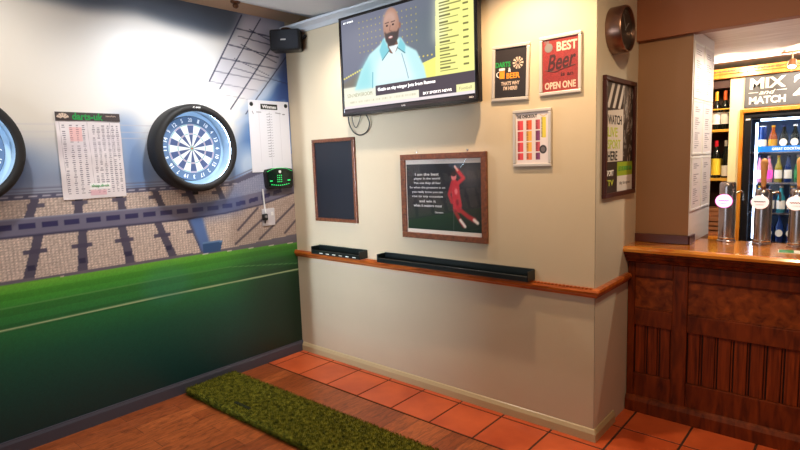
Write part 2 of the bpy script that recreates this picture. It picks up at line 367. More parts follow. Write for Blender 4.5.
struct(G().box(-.12, 0, -3.6, .3, 0, 2.9).obj('wall_left', 'plaster'))
struct(G().box(0, W, 0, .66, 0, 2.72, 0).obj('wall_back', 'plaster'))
struct(G().box(W-.002, W+.0005, .0, .66, 0, 2.72).obj('wall_right', 'plaster_side'))
struct(G().box(W-.4, 2.88, .66, 1.20, 0, 2.31).obj('wall_column', 'plaster_column'))
struct(G().box(2.8795, 2.8805, .662, 1.20, 1.062, 2.31).obj('wall_column_side', 'white_wall'))
struct(G().box(W, 4.6, .62, .70, 2.28, 2.74).obj('wall_bulkhead', 'plaster_tan'))
struct(G().box(1.9, 4.6, 2.95, 3.05, 0, 2.4).obj('wall_bar_rear', 'cream_panel'))
struct(G().box(2.1, 4.6, .70, 3.0, 2.31, 2.36).obj('ceiling_bar', 'bar_ceiling'))
# unseen pier, added to shade the corner from the side window
struct(G().box(0, .30, -3.6, -3.2, 0, 2.75).obj('wall_unseen_pier', 'plaster'))
# main ceiling: rises towards the mural
P = [(.10, 2.822), (.42, 2.735), (.80, 2.712), (4.6, 2.712)]
prof = P+[(x, z+.05) for x, z in P[::-1]]
struct(G().extrude(prof, lambda p: (p[0], -5.2, p[1]), lambda p: (p[0], .68, p[1])).obj('ceiling', 'ceiling'))
t = [(-.01, 2.775), (.012, 2.775), (.105, 2.822), (.105, 2.86), (-.01, 2.86)]
struct(G().extrude(t, lambda p: (p[0], -3.6, p[1]), lambda p: (p[0], .1, p[1])).obj('trim_1', 'cove'), 'beige ceiling cove')
t = [(0, 2.652), (-.012, 2.652), (-.03, 2.68), (-.062, 2.70), (-.066, 2.716), (0, 2.716)]
struct(G().extrude(t, lambda p: (.02, p[0], p[1]), lambda p: (W+.0, p[0], p[1])).obj('trim_2', 'cove_grey'), 'grey ceiling cove')
# skirtings
g = G(); sk = [(0, 0), (.016, 0), (.016, .07), (.010, .085), (.010, .09), (0, .092)]
g.extrude(sk, lambda p: (p[0], -3.2, p[1]), lambda p: (p[0], -.0, p[1])); struct(g.obj('baseboard_left', 'skirt_grey'))
sk = [(0, 0), (.016, 0), (.016, .048), (.006, .070), (0, .074)]
g = G(); g.extrude(sk, lambda p: (.0, -p[0], p[1]+.003), lambda p: (W+p[0], -p[0], p[1]+.003)); struct(g.obj('baseboard_back', 'skirt_cream'))
g = G(); g.extrude(sk, lambda p: (W+p[0], -p[0], p[1]+.003), lambda p: (W+p[0], .30, p[1]+.003)); struct(g.obj('baseboard_right', 'skirt_cream'))
# dado rail round the corner, with its rope bead
rp = [(0, .838), (.016, .838), (.022, .850), (.030, .858), (.034, .872), (.030, .884), (.016, .888), (0, .888)]
g = G()
g.extrude(rp, lambda p: (.0, -p[0], p[1]), lambda p: (W+p[0], -p[0], p[1]))
g.extrude(rp, lambda p: (W+p[0], -p[0], p[1]), lambda p: (W+p[0], .50, p[1]))
for k in range(int(W/.022)):
    x = .012+k*.022; g.box(x-.0085, x+.0085, -.030, -.018, .886, .895, .003, Matrix.Rotation(.5, 4, 'Z'))
struct(g.obj('trim_3', 'dado'), 'varnished wooden dado rail with rope bead')
# column skirting on the counter
g = G(); g.box(W+.001, 2.892, .648, .66, 1.0605, 1.115, .003); g.box(2.881, 2.893, .648, .78, 1.0605, 1.115, .003)
struct(g.obj('trim_4', 'column_skirt'))

# ------------------------------------------------------------------ mural on the left wall (u = world y, v = height)
Y0, Z0 = -3.2, .092
R = Ras(3.2, 2.775-Z0, .0065, (224, 218, 208), (Y0, Z0))
x, y = R.x, R.y
R.ell(-.95, 2.25, .62, .40, (255, 255, 255), 1.2)
R.ell(-2.7, 2.3, .4, .4, (250, 248, 244), 1.2)
R.poly([(-3.2, 1.52), (-3.2, 1.80), (-2.0, 1.76), (-1.2, 1.72), (-.8, 1.86), (-.5, 1.7), (-.5, 1.5)], (132, 154, 188), .09, .9)
R.poly([(-3.2, 1.5), (-3.2, 1.62), (-1.2, 1.62), (-.5, 1.62), (-.5, 1.5)], (120, 130, 158), .04, .6)
R.poly([(-3.3, 2.62), (-1.9, 2.64), (-1.5, 2.61), (-1.2, 2.64), (-.97, 2.60), (-.66, 2.575), (-.50, 2.58), (-.40, 2.66), (-.12, 2.9), (-3.3, 2.9)], (82, 92, 108), .03, 1)
R.poly([(-3.3, 2.72), (-1.9, 2.73), (-1.2, 2.69), (-.9, 2.9), (-3.3, 2.9)], (110, 124, 150), .05, .7)
R.poly([(.1, 2.60), (-.02, 2.50), (-.18, 2.28), (-.36, 2.10), (-.50, 1.86), (-.62, 1.36), (.1, 1.36)], (78, 122, 184), .05, .95)
R.poly([(.1, 2.8), (-.42, 2.8), (-.36, 2.62), (-.12, 2.42), (.1, 2.3)], (150, 150, 176), .05, .9)
R.poly([(.1, 2.78), (-.06, 2.70), (-.06, 2.45), (-.14, 2.2), (-.14, 2.05), (.1, 1.9)], (40, 66, 128), .04, .85)
for (a_, b_) in (((-.45, 2.05), (-.1, 2.3)), ((-.5, 1.95), (-.05, 2.12)), ((-.42, 1.5), (-.25, 2.0)), ((-.3, 2.0), (0, 1.75))): R.line([a_, b_], .02, (176, 200, 232), .5, .04)
R.ell(-.42, 1.62, .10, .13, (205, 222, 240), 1, .8); R.ell(-.25, 2.18, .12, .05, (190, 208, 232), 1, .7, .7)
R.poly([(-1.42, 1.95), (-1.28, 1.98), (-1.18, 1.5), (-1.3, 1.3)], (96, 136, 196), .05, .75); R.poly([(-2.1, 1.8), (-1.85, 1.75), (-1.9, 1.5), (-2.2, 1.5)], (96, 118, 160), .05, .7)
# roof lattice
R.poly([(-.40, 2.75), (-.02, 2.76), (-.06, 2.45), (-.36, 2.12), (-.72, 2.24)], (214, 212, 224), .03, .75)
lt = (40, 42, 74)
for (a, b, r_) in [((-.40, 2.76), (-.71, 2.242), .006), ((-.23, 2.76), (-.63, 2.194), .005), ((-.06, 2.66), (-.55, 2.05), .006), ((.0, 2.50), (-.42, 2.02), .005), ((-.44, 2.60), (.0, 2.56), .004), ((-.50, 2.36), (.0, 2.28), .004), ((-.45, 2.655), (-.10, 2.635), .005),
                   ((-.53, 2.526), (-.08, 2.485), .005), ((-.60, 2.421), (-.10, 2.39), .005), ((-.66, 2.32), (-.20, 2.283), .004), ((-.71, 2.242), (-.30, 2.204), .0035), ((-.75, 2.17), (-.38, 2.13), .003),
                   ((-.34, 2.665), (-.06, 2.58), .004), ((-.42, 2.54), (-.10, 2.44), .004), ((-.49, 2.43), (-.18, 2.33), .003)]:
    f = max(.25, min(1, (a[1]-2.05)/.5)); R.line([a, b], r_*.8, lt, f)
for v in (1.895, 1.85, 1.81): R.line([(-3.2, v), (-1.15, v+.015)], .003, (196, 192, 200), .6)
# stands
seat = (226, 206, 194)
R.poly([(-3.3, 1.5), (-1.1, 1.5), (-.6, 1.505), (-.34, 1.60), (.1, 1.74), (.1, .99), (-3.3, .99)], seat)
nz = rng.random(R.x.shape); st = (np.sin(x*2*PI/.021)*.5+.5)*(np.sin(y*2*PI/.017)*.5+.5)
inb = R.pmask([(-3.3, 1.5), (-1.1, 1.5), (-.6, 1.505), (-.34, 1.60), (.1, 1.74), (.1, .99), (-3.3, .99)])[..., None]
R.a = R.a*(1-inb)+inb*R.a*(.86+.26*st-.08+.20*(nz-.5))[..., None]
R.poly([(-.66, 1.36), (.1, 1.42), (.1, 1.74), (-.34, 1.60), (-.6, 1.505)], (96, 118, 170), .02, .55)
dk = (84, 80, 98)
R.poly([(-3.3, 1.505), (-.6, 1.505), (-.3, 1.60), (-.3, 1.56), (-.6, 1.47), (-3.3, 1.47)], (92, 92, 116))
for v in (1.535, 1.515): R.line([(-3.2, v), (-1.1, v-.003), (-.6, v-.01), (-.3, v+.09)], .004, (112, 112, 134), .9)
for k in range(40):
    u = -3.1+k*.07; 
    if u < -.55: R.line([(u, 1.487), (u+.035, 1.487)], .004, (206, 204, 214), .8)
for k in range(11):    # upper aisles, lower aisles
    u = -3.1+k*.235; sl = max(-.05, min(.05, (u+1.62)*.12))
    if u < -.7:
        R.poly([(u+.02, 1.47), (u+.065, 1.47), (u+.06+sl, 1.36), (u+.01+sl, 1.36)], dk); R.rect(u-.005, u+.085, 1.42, 1.445, dk, .9)
    if u < -.85:
        u2_ = u+.015
        R.poly([(u2_, 1.26), (u2_+.05, 1.26), (u2_+.05+sl*2, 1.0), (u2_-.01+sl*2, 1.0)], dk); R.rect(u2_-.04+sl*.6, u2_+.08+sl*.6, 1.15, 1.175, (74, 70, 92), .9)
        R.rect(u2_+.0+sl*1.4, u2_+.04+sl*1.4, 1.055, 1.085, (50, 48, 74), .9)
R.poly([(-.95, 1.26), (-.85, 1.27), (-.79, 1.0), (-.87, 1.0)], (86, 116, 172), .006)
bt = [(-3.3, 1.36), (-1.2, 1.36), (-.8, 1.36), (-.57, 1.384), (-.31, 1.418), (.05, 1.47)]; bb = [(.05, 1.39), (-.34, 1.305), (-.66, 1.268), (-.96, 1.256), (-3.3, 1.262)]
R.poly(bt+bb, (112, 110, 132)); R.line(bt, .004, (140, 142, 164)); R.line(bb, .006, (58, 56, 84))
for k in range(26):
    u = -3.16+k*.118
    if u > -.2: break
    def bz(q): return 0 if q < -.8 else (q+.8)**2*.21
    a, b = u, u+.085; R.poly([(a, 1.333+bz(a)), (b, 1.333+bz(b)), (b, 1.300+bz(b)), (a, 1.300+bz(a))], (54, 52, 92))
R.poly([(-.9, 1.40), (-.5, 1.41), (-.5, 1.25), (-.9, 1.22)], (60, 96, 170), .03, .35)
for a, b in (((-.37, 1.282), (-.56, 1.128)), ((-.34, 1.183), (-.59, 1.023)), ((.01, 1.291), (-.37, 1.031)), ((.02, 1.16), (-.12, 1.05))): R.line([a, b], .009, (70, 66, 84))
R.poly([(-.60, 1.27), (.05, 1.38), (.05, 1.02), (-.65, 1.0)], (120, 100, 90), .02, .3)
R.poly([(-3.3, 1.02), (-1.2, 1.005), (-.6, 1.002), (.05, 1.03), (.05, .955), (-.85, .985), (-3.3, 1.0)], (104, 98, 112))
R.poly([(-.86, 1.074), (-.70, 1.068), (-.72, .985), (-.86, .985)], (48, 84, 130)); R.poly([(-.86, 1.074), (-.70, 1.068), (-.70, 1.055), (-.86, 1.06)], (100, 136, 180))
# pitch
pt = [(-3.3, .998), (-1.25, .988), (-.85, .984), (.05, .953), (.05, 0), (-3.3, 0)]
pm = R.pmask(pt)[..., None]; t_ = np.clip((.99-y)/.9, 0, 1)
stops = [(0, (110, 176, 60)), (.07, (72, 156, 52)), (.16, (54, 132, 58)), (.28, (40, 112, 62)), (.5, (24, 84, 64)), (.75, (16, 66, 60)), (1, (14, 50, 52))]
gc = np.stack([np.interp(t_, [s_[0] for s_ in stops], [s_[1][i] for s_ in stops]) for i in range(3)], -1)
gc = gc*(1+.10*(rng.random(x.shape)-.5))[..., None]
gc = gc*(1-.10*(np.sin(y*2*PI/.09) > 0)*(y > .72))[..., None]
R.a = R.a*(1-pm)+gc*pm
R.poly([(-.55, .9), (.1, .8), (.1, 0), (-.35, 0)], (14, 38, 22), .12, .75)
R.line([(-3.2, .732), (-1.27, .739), (0, .721)], .005, (176, 196, 150)); R.line([(-3.2, .86), (-1.26, .859), (-.68, .856), (0, .773)], .003, (96, 150, 84), .8)
R.ell(-1.15, .82, .17, .13, (60, 130, 130), .6, .25)
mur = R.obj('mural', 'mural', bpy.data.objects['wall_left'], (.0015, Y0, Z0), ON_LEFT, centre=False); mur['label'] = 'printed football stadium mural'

# ================================================================== LEFT WALL THINGS
def dartboard(name, yc, zc, label):
    t = empty(name, (0, yc, zc), ON_LEFT, label, 'dartboard')
    # surround: deep foam ring
    G().lathe([(.266, .002), (.300, .002), (.304, .02), (.304, .118), (.298, .138), (.285, .147), (.266, .147), (.256, .140), (.252, .130), (.266, .126)], 64, loop=True).obj('surround', 'satin_black', t, True)
    G().lathe([(.2655, .004), (.2655, .125), (.263, .125), (.263, .008), (.229, .008), (.229, .004)], 64, loop=True).obj('inner_wall', 'ring_wall', t, True)['label'] = 'pale blue reflecting inner wall'
    G().lathe([(.2625, .114), (.2625, .123), (.257, .123), (.257, .114)], 64, loop=True).obj('ring_light', 'ring', t, True)['label'] = 'glowing blue-white ring light'
    b = G().lathe([(.226, .0), (.2275, .004), (.2275, .036), (.226, .038)], 64).obj('board', 'black', t, True)
    q = Ras(.452, .452, .0018, (84, 108, 138), (-.226, -.226)); rr = np.hypot(q.x, q.y); th = np.arctan2(q.x, q.y)  # number ring: black with the LED's blue reflection put into its colour
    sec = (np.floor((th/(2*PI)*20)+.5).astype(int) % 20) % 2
    wh, bk = np.array((236, 236, 228.)), np.array((66, 80, 118.)); dbl = [np.array((160, 120, 130.)), np.array((120, 165, 150.))]  # black segments painted blue-grey, with the ring light's haze in the colour
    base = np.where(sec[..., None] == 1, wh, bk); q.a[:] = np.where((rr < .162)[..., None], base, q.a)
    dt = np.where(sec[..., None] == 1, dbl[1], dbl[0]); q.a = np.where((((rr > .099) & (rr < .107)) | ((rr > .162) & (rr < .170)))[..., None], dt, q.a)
    for k in range(20):
        a = (k+.5)*PI/10; q.line([(.016*math.sin(a), .016*math.cos(a)), (.17*math.sin(a), .17*math.cos(a))], .0012, (200, 205, 210), .9)
    for rad in (.016, .099, .107, .162, .170): q.mix(np.clip(1.6-np.abs(rr-rad)/.0011, 0, 1), (205, 212, 220))
    q.ell(0, 0, .016, .016, (130, 170, 150), .1); q.ell(0, 0, .0065, .0065, (190, 60, 60), .2)
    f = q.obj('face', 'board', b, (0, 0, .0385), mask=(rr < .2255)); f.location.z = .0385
    nums = [20, 1, 18, 4, 13, 6, 10, 15, 2, 17, 3, 19, 7, 16, 8, 11, 14, 9, 12, 5]; objs = []
    for k, n in enumerate(nums):
        a = k*PI/10; objs.append(text('number', str(n), .030 if n > 9 else .014, .028, .199*math.sin(a), .199*math.cos(a), .0395, 'white_ink', None, .02, 0, -a))
    for o in objs: o.parent = b
    text('maker_mark', 'X', .02, .013, -.022, .2785, .1465, 'white_ink', t, .03, .3); text('maker_mark', 'ena', .036, .010, .010, .277, .1465, 'white_ink', t, .03, .3)
    c = G().box(-.016, .016, -.327, -.302, .02, .05, .004).obj('cable_clip', 'black', t)
    return t
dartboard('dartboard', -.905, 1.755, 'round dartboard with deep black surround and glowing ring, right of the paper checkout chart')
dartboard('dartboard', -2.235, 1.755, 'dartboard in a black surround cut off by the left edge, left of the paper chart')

# paper checkout chart
t = empty('checkout_chart', (.004, -1.553, 1.715), (PI/2, 0, PI/2), 'white paper checkout chart with dark header and green lettering taped to the mural', 'chart')
q = Ras(.368, .528, .0022, (226, 218, 220), (-.184, -.264))
q.poly([(-.184, .10), (.184, .14), (.184, .05), (-.184, -.02)], (206, 196, 204), .03, .6)
for cx in (-.145, -.105, -.07, -.035, .022, .05, .078, .107, .135, .162):
    for k in range(34):
        v = .185-k*.0125
        if rng.random() < .93:
            ww = .004+.006*rng.random(); q.rect(cx-ww, cx+ww, v-.0025, v+.003, (96, 88, 100), .75)
for cx in (-.165, -.012, .120): q.line([(cx+.0, .205), (cx+.012, -.22)], .0008, (130, 120, 130), .8)
q.rect(-.115, -.045, .09, .175, (236, 150, 145), .45); q.rect(-.184, .184, .207, .212, (120, 112, 120), .6)
q.rect(-.03, .09, -.205, -.17, (238, 236, 236)); q.rect(-.03, .065, -.245, -.212, (222, 150, 165), .5)
sheet = q.obj('sheet', 'paper', t)
me = sheet.data; a = np.empty(len(me.vertices)*3); me.vertices.foreach_get('co', a); a = a.reshape(-1, 3)
a[:, 2] += .0035*np.cos(a[:, 1]*30)*np.sin(a[:, 0]*14+1)+.004; me.vertices.foreach_set('co', a.ravel()); me.update()
hd = G().box(-.184, .184, .214, .264, .0075, .0085).obj('header', mat('brown_black_print', (66, 56, 56), .5), t)
text('lettering', 'darts-uk', .175, .044, -.005, .240, .0088, 'green_ink', hd, .03)
text('small_print', 'home of darts', .06, .010, .13, .247, .0088, 'cream_ink', hd)
g = G()
for k in range(5):
    a_ = math.radians(-60+30*k); c0 = (-.143, .222)
    g.prism([(c0[0]+.010*math.sin(a_-.3), c0[1]+.010*math.cos(a_-.3)), (c0[0]+.036*math.sin(a_-.2), c0[1]+.036*math.cos(a_-.2)), (c0[0]+.036*math.sin(a_+.2), c0[1]+.036*math.cos(a_+.2)), (c0[0]+.010*math.sin(a_+.3), c0[1]+.010*math.cos(a_+.3))], .0088, .0094)
g.obj('emblem', 'cream_ink', hd)
text('web_address', 'shop.di-uk', .105, .022, .03, -.188, .0095, 'green_ink', t, .01)

# whiteboard scorer
t = empty('scoreboard', (.0025, -.205, 1.848), ON_LEFT, 'white dry-wipe darts scoreboard pinned to the mural beside the corner', 'scoreboard')
q = Ras(.385, .565, .0022, (232, 234, 242), (-.1925, -.2825))
q.line([(0, .2), (0, -.25)], .001, (150, 150, 165), .8); q.line([(-.1, .2), (-.1, -.2)], .0006, (180, 180, 190), .6); q.line([(.1, .2), (.1, -.2)], .0006, (180, 180, 190), .6)
for k in range(17):
    v = .175-k*.021; q.line([(-.028, v), (-.01, v+.008*(rng.random()-.5)), (.004, v+.006)], .0016, (70, 70, 90), .75); q.line([(.01, v), (.024, v+.004)], .0014, (90, 90, 110), .6)
q.line([(-.16, .195), (-.15, .175)], .002, (60, 60, 70)); q.line([(-.12, .19), (-.08, .19)], .003, (120, 120, 130), .8); q.line([(.06, .19), (.11, .185)], .003, (120, 120, 130), .8); q.line([(.13, .18), (.15, .18)], .003, (90, 90, 100))
G().box(-.1925, .1925, -.2825, .2825, 0, .003, .001).obj('backing', 'white', t); q.obj('writing_surface', 'paper', t, (0, 0, .0035))
h = G().box(-.08, .08, .214, .256, .0035, .005).obj('name_plate', 'black_ink', t); text('lettering', 'Winmau', .135, .026, 0, .235, .0052, 'white_ink', h, .03)
for sx in (-1, 1): G().lathe([(.016, .003), (.016, .007), (.009, .011)], 16, c=(sx*.165, .25)).obj('fixing_pad', 'rubber', t, True)

# electronic scorer keypad, cable and socket
t = empty('electronic_scorer', (.007, -.165, 1.505), ON_LEFT, 'black electronic darts scorer with glowing green digits below the scoreboard', 'scorer')
G().prism([(-.135, .055), (-.125, .078), (-.06, .088), (.06, .088), (.125, .078), (.135, .055), (.128, -.06), (.11, -.08), (-.11, -.08), (-.128, -.06)], 0, .035).obj('case', 'black', t)
G().prism([(-.118, .052), (-.05, .072), (.05, .072), (.118, .052), (.112, -.055), (-.112, -.055)], .035, .037).obj('face_plate', mat('dark_green_panel', (10, 34, 24), .25), t)
kl = [(-.024+i*.018, .028-j*.017, .004, .003) for i in range(3) for j in range(4)]+[(-.085+i*.021, -.046-.006*math.cos((i-4)*.5), .005, .003) for i in range(9)]+[(-.088, -.014, .012, .004), (.086, -.014, .014, .004)]
for (a_, b_, c_, d_) in kl: G().box(a_-c_, a_+c_, b_-d_, b_+d_, .037, .0385).obj('key_light', 'green_led', t)
G().tube([(-.125, .06, .036), (-.06, .0835, .036), (0, .088, .036), (.06, .0835, .036), (.125, .06, .036)], .0014).obj('glow_rim', 'green_led', t)
G().lathe([(.012, .035), (.012, .040), (.008, .042)], 16, c=(0, .058)).obj('power_button', 'white', t, True)
cab = G().tube([(.02, -.325, 1.43), (.016, -.318, 1.36), (.014, -.312, 1.29), (.03, -.318, 1.235)], .006).obj('charging_cable', 'white'); tag(cab, 'short white cable hanging from the electronic scorer to its plug', 'cable')
t = empty('wall_socket', (.0015, -.275, 1.20), ON_LEFT, 'translucent white socket cover on the mural below the electronic scorer', 'socket')
G().box(-.06, .06, -.07, .07, 0, .009, .004).obj('plate', mat('translucent_white_plastic', (206, 204, 210), .3), t); G().box(.02, .045, .01, .04, .009, .013, .002).obj('switch', 'white', t)
t = empty('power_plug', (.0108, -.322, 1.205), ON_LEFT, 'black power plug pushed into the socket below the electronic scorer', 'plug')
G().box(-.022, .022, -.026, .026, 0, .028, .007).obj('body', 'rubber', t); G().lathe([(.008, .028), (.012, .030), (.008, .034)], 12, c=(0, .004)).obj('ring', 'grey_ink', t)
c = G().cyl((-.0, -.024, .012), (0, -.05, .012), .006, .004).obj('strain_relief', 'rubber', t)

# speaker in the corner below the ceiling
t = empty('wall_speaker', (.15, -.10, 2.59), (0, 0, math.radians(38)), 'small black loudspeaker on a bracket in the corner under the ceiling', 'speaker')
G().box(-.12, .12, -.07, .07, -.085, .075, .014).obj('cabinet', 'black', t)
G().box(-.106, .106, -.077, -.069, -.074, .064, .003).obj('grille', mat('speaker_grille', (30, 32, 40), .7, bump=.4, bscale=400), t)
G().box(-.03, .01, -.0790, -.077, -.012, -.002).obj('badge', 'silver_frame', t)
G().tube([(.11, .0, .0), (.15, .01, .02), (.15, -.02, .03), (.14, -.03, .01)], .007).obj('bracket', 'black', t)
G().tube([(-.05, .02, .06), (-.04, .03, .10), (.02, .05, .10), (.05, .04, .062)], .006).obj('handle_loop', 'bronze', t)
# small fitting on the ceiling
t = empty('ceiling_fitting', (.16, -.55, 2.803), (0, 0, 0), 'small bronze fitting on the ceiling above the mural', 'ceiling fitting')
G().lathe([(.035, .0), (.035, -.012), (.024, -.02)], 20).obj('base', 'bronze', t, True); G().ball((0, 0, -.034), (.022, .022, .02)).obj('ball', 'bronze', t, True)

# ================================================================== BACK WALL THINGS
# television
TW, TH = 1.167, .690
t = empty('television', (1.336, -.035, 2.295), ON_BACK, 'large wall-mounted flat television showing a news presenter in a pale turquoise jacket', 'television')
G().box(-TW/2, TW/2, -TH/2, TH/2, .022, .062, .006).obj('casing', 'black', t)
G().box(-.2, .2, -.15, .15, -.034, .022, .002).obj('wall_mount', 'rubber', t)
g = frame_mesh(TW, TH, .020, .008, .002); bz_ = g.obj('bezel', mat('gloss_black_bezel', (12, 11, 13), .12, coat=.5), t); bz_.location.z = .060
G().box(-TW/2+.02, TW/2-.02, -TH/2+.018, -TH/2+.042, .060, .066, .001).obj('lower_trim', mat('dark_glossy_trim', (52, 44, 50), .15), t)
SW, SH = TW-.05, TH-.068
q = Ras(SW, SH, .0028, (116, 118, 134), (0, 0)); u = lambda a: a*SW; v = lambda b: b*SH
q.poly([(0, 0), (0, SH), (u(.6), SH), (u(.45), 0)], (122, 126, 146), .1, .7); q.ell(u(.72), v(.55), .2, .25, (110, 122, 128), 1, .7)
for j in range(6):
    for i in range(14): q.ell(u(.16+.035*i), v(.60+.065*j), .0045, .0045, (196, 184, 96), .6, .9)
q.poly([(0, v(.30)), (u(.22), v(.42)), (u(.3), v(.40)), (u(.3), v(.16)), (0, v(.16))], (132, 122, 104), .01, .8)
for k in range(11): q.ell(u(.01+.02*k), v(.345+.009*k), .009, .006, (250, 236, 120), .6)
q.rect(0, SW, 0, v(.235), (246, 244, 224)); q.poly([(0, v(.235)), (u(.6), v(.235)), (u(.6), v(.29)), (0, v(.20))], (240, 240, 220), .006)
q.poly([(u(.64), v(.2)), (u(.64), v(.36)), (SW, v(.5)), (SW, v(.2))], (250, 242, 130))
for k in range(5): q.ell(u(.60+.03*k), v(.43), .006, .005, (250, 220, 90), .6)
# presenter on the screen
q.poly([(u(.10), v(.2)), (u(.16), v(.40)), (u(.24), v(.56)), (u(.33), v(.64)), (u(.37), v(.70)), (u(.50), v(.66)), (u(.53), v(.58)), (u(.61), v(.50)), (u(.66), v(.34)), (u(.68), v(.2))], (196, 240, 242), .004)
q.poly([(u(.27), v(.2)), (u(.30), v(.46)), (u(.40), v(.58)), (u(.52), v(.52)), (u(.60), v(.2))], (232, 252, 255), .02, .9)
q.poly([(u(.10), v(.2)), (u(.16), v(.40)), (u(.24), v(.56)), (u(.25), v(.2))], (158, 226, 232), .02, .8); q.line([(u(.255), v(.2)), (u(.262), v(.36))], .004, (90, 170, 190), .8)
q.ell(u(.432), v(.60), .045, .05, (128, 88, 72), .1); q.poly([(u(.40), v(.60)), (u(.44), v(.50)), (u(.475), v(.60))], (236, 246, 248))
q.ell(u(.425), v(.805), .070, .115, (176, 132, 112), .12); q.ell(u(.415), v(.875), .055, .055, (206, 170, 156), .8, .8)
q.ell(u(.41), v(.80), .04, .04, (182, 136, 116), 1, .7)
q.poly([(u(.370), v(.76)), (u(.378), v(.66)), (u(.405), v(.60)), (u(.445), v(.60)), (u(.475), v(.66)), (u(.487), v(.78)), (u(.47), v(.735)), (u(.425), v(.745)), (u(.385), v(.735))], (66, 52, 52), .004)
q.ell(u(.418), v(.690), .020, .009, (190, 120, 116), .4); q.ell(u(.418), v(.692), .014, .004, (240, 230, 226), .4)
for e in (.392, .440): q.ell(u(e), v(.815), .009, .006, (40, 26, 26), .4); q.line([(u(e-.014), v(.843)), (u(e+.014), v(.846))], .003, (60, 40, 38), .8)
q.line([(u(.418), v(.81)), (u(.411), v(.762)), (u(.424), v(.757))], .0028, (128, 86, 74), .8); q.ell(u(.492), v(.79), .009, .02, (150, 106, 90), .3)
q.poly([(u(.36), v(.70)), (u(.325), v(.58)), (u(.345), v(.47)), (u(.405), v(.56)), (u(.375), v(.655))], (132, 208, 220), .003); q.poly([(u(.485), v(.68)), (u(.53), v(.58)), (u(.525), v(.50)), (u(.47), v(.57)), (u(.487), v(.635))], (132, 208, 220), .003)
q.line([(u(.345), v(.47)), (u(.405), v(.56))], .0028, (60, 110, 124)); q.line([(u(.525), v(.50)), (u(.468), v(.57))], .0028, (60, 110, 124)); q.line([(u(.50), v(.5)), (u(.53), v(.34)), (u(.545), v(.24))], .0026, (90, 130, 150), .8)
q.poly([(u(.74), v(.16)), (u(.755), SH), (SW, SH), (SW, v(.16))], (252, 250, 150)); q.poly([(u(.74), v(.55)), (u(.755), SH), (u(.82), SH), (u(.8), v(.5))], (255, 255, 215), .03, .8)
for k in range(12):
    b = .955-k*.062; q.rect(u(.775), u(.775+.05+.04*rng.random()), v(b), v(b+.016), (96, 92, 58), .8); q.rect(u(.93), u(.965), v(b+.006), v(b+.022), (96, 92, 58), .8); q.rect(u(.775), u(.86+.06*rng.random()), v(b-.025), v(b-.013), (118, 112, 68), .75)
q.rect(u(.28), SW, v(.105), v(.215), (84, 74, 84)); q.rect(u(.62), SW, v(.03), v(.105), (84, 74, 84)); q.rect(u(.88), SW, v(.03), v(.1), (252, 248, 180))
q.rect(0, u(.62), v(.035), v(.10), (250, 246, 224)); q.rect(0, SW, 0, v(.03), (240, 228, 230))
for k in range(46): q.rect(u(.03+.0125*k), u(.03+.0125*k+.008), v(.058), v(.078), (190, 180, 150), .6*rng.random())
q.rect(u(.015), u(.105), v(.945), v(.972), (70, 74, 90))
sc = q.obj('screen', 'screen', t, (0, .016, .0665)); sc['label'] = 'lit screen with presenter, yellow results column and news ticker'
X0, Y0_ = -SW/2, -SH/2+.016
eink = mat('screen_white_text', (255, 255, 255), .4, emit=(255, 255, 255), es=.9); MAT['eink'] = eink; MAT['egrey'] = mat('screen_olive_text', (120, 116, 90), .4, emit=(130, 126, 96), es=.6)
text('headline', 'Goals on sky winger Jota from Rennes', .44*SW, .045*SH, X0+u(.52), Y0_+v(.163), .067, 'eink', sc, .01)
text('channel_caption', 'SKY SPORTS', .09*SW, .018*SH, X0+u(.065), Y0_+v(.957), .067, 'eink', sc, .02)
text('strap_title', 'SSN NEWSROOM', .22*SW, .04*SH, X0+u(.14), Y0_+v(.145), .067, 'egrey', sc)
text('ticker_text', 'SKY SPORTS NEWS', .2*SW, .026*SH, X0+u(.75), Y0_+v(.062), .067, 'eink', sc, .01)
text('ticker_tag', 'Football', .08*SW, .028*SH, X0+u(.94), Y0_+v(.062), .067, 'egrey', sc)
for o in [o for o in sc.children]: o.location = -Vector(sc.location); 
for k, nm in enumerate(('maker_mark',)): text(nm, 'LG', .030, .010, -.0, -TH/2+.03, .066, 'white_ink', t, .02)
text('maker_mark', 'ID', .03, .009, TW/2-.05, -TH/2+.03, .066, 'white_ink', t, .02)
c = G().tube([(.735, -.03, 1.965), (.742, -.028, 1.90), (.775, -.02, 1.84), (.83, -.012, 1.815), (.90, -.012, 1.835), (.94, -.02, 1.885), (.935, -.028, 1.93), (.91, -.03, 1.965)], .0045)
tag(c.obj('television_cable', 'cable', None, True), 'large loop of black cable hanging below the television', 'cable')
c = G().tube([(.77, -.028, 1.965), (.775, -.02, 1.90), (.80, -.016, 1.872), (.84, -.02, 1.92), (.865, -.028, 1.965)], .003)
tag(c.obj('television_cable', 'cable', None, True), 'thin short black cable loop inside the larger loop under the television', 'cable')

# chalkboard
t = empty('chalkboard', (.527, -.001, 1.482), ON_BACK, 'empty dark chalkboard in a brown wooden frame below the television', 'chalkboard')
frame_mesh(.482, .650, .026, .020).obj('frame', 'frame_wood', t); G().box(-.217, .217, -.301, .301, .001, .010).obj('slate', 'slate', t)

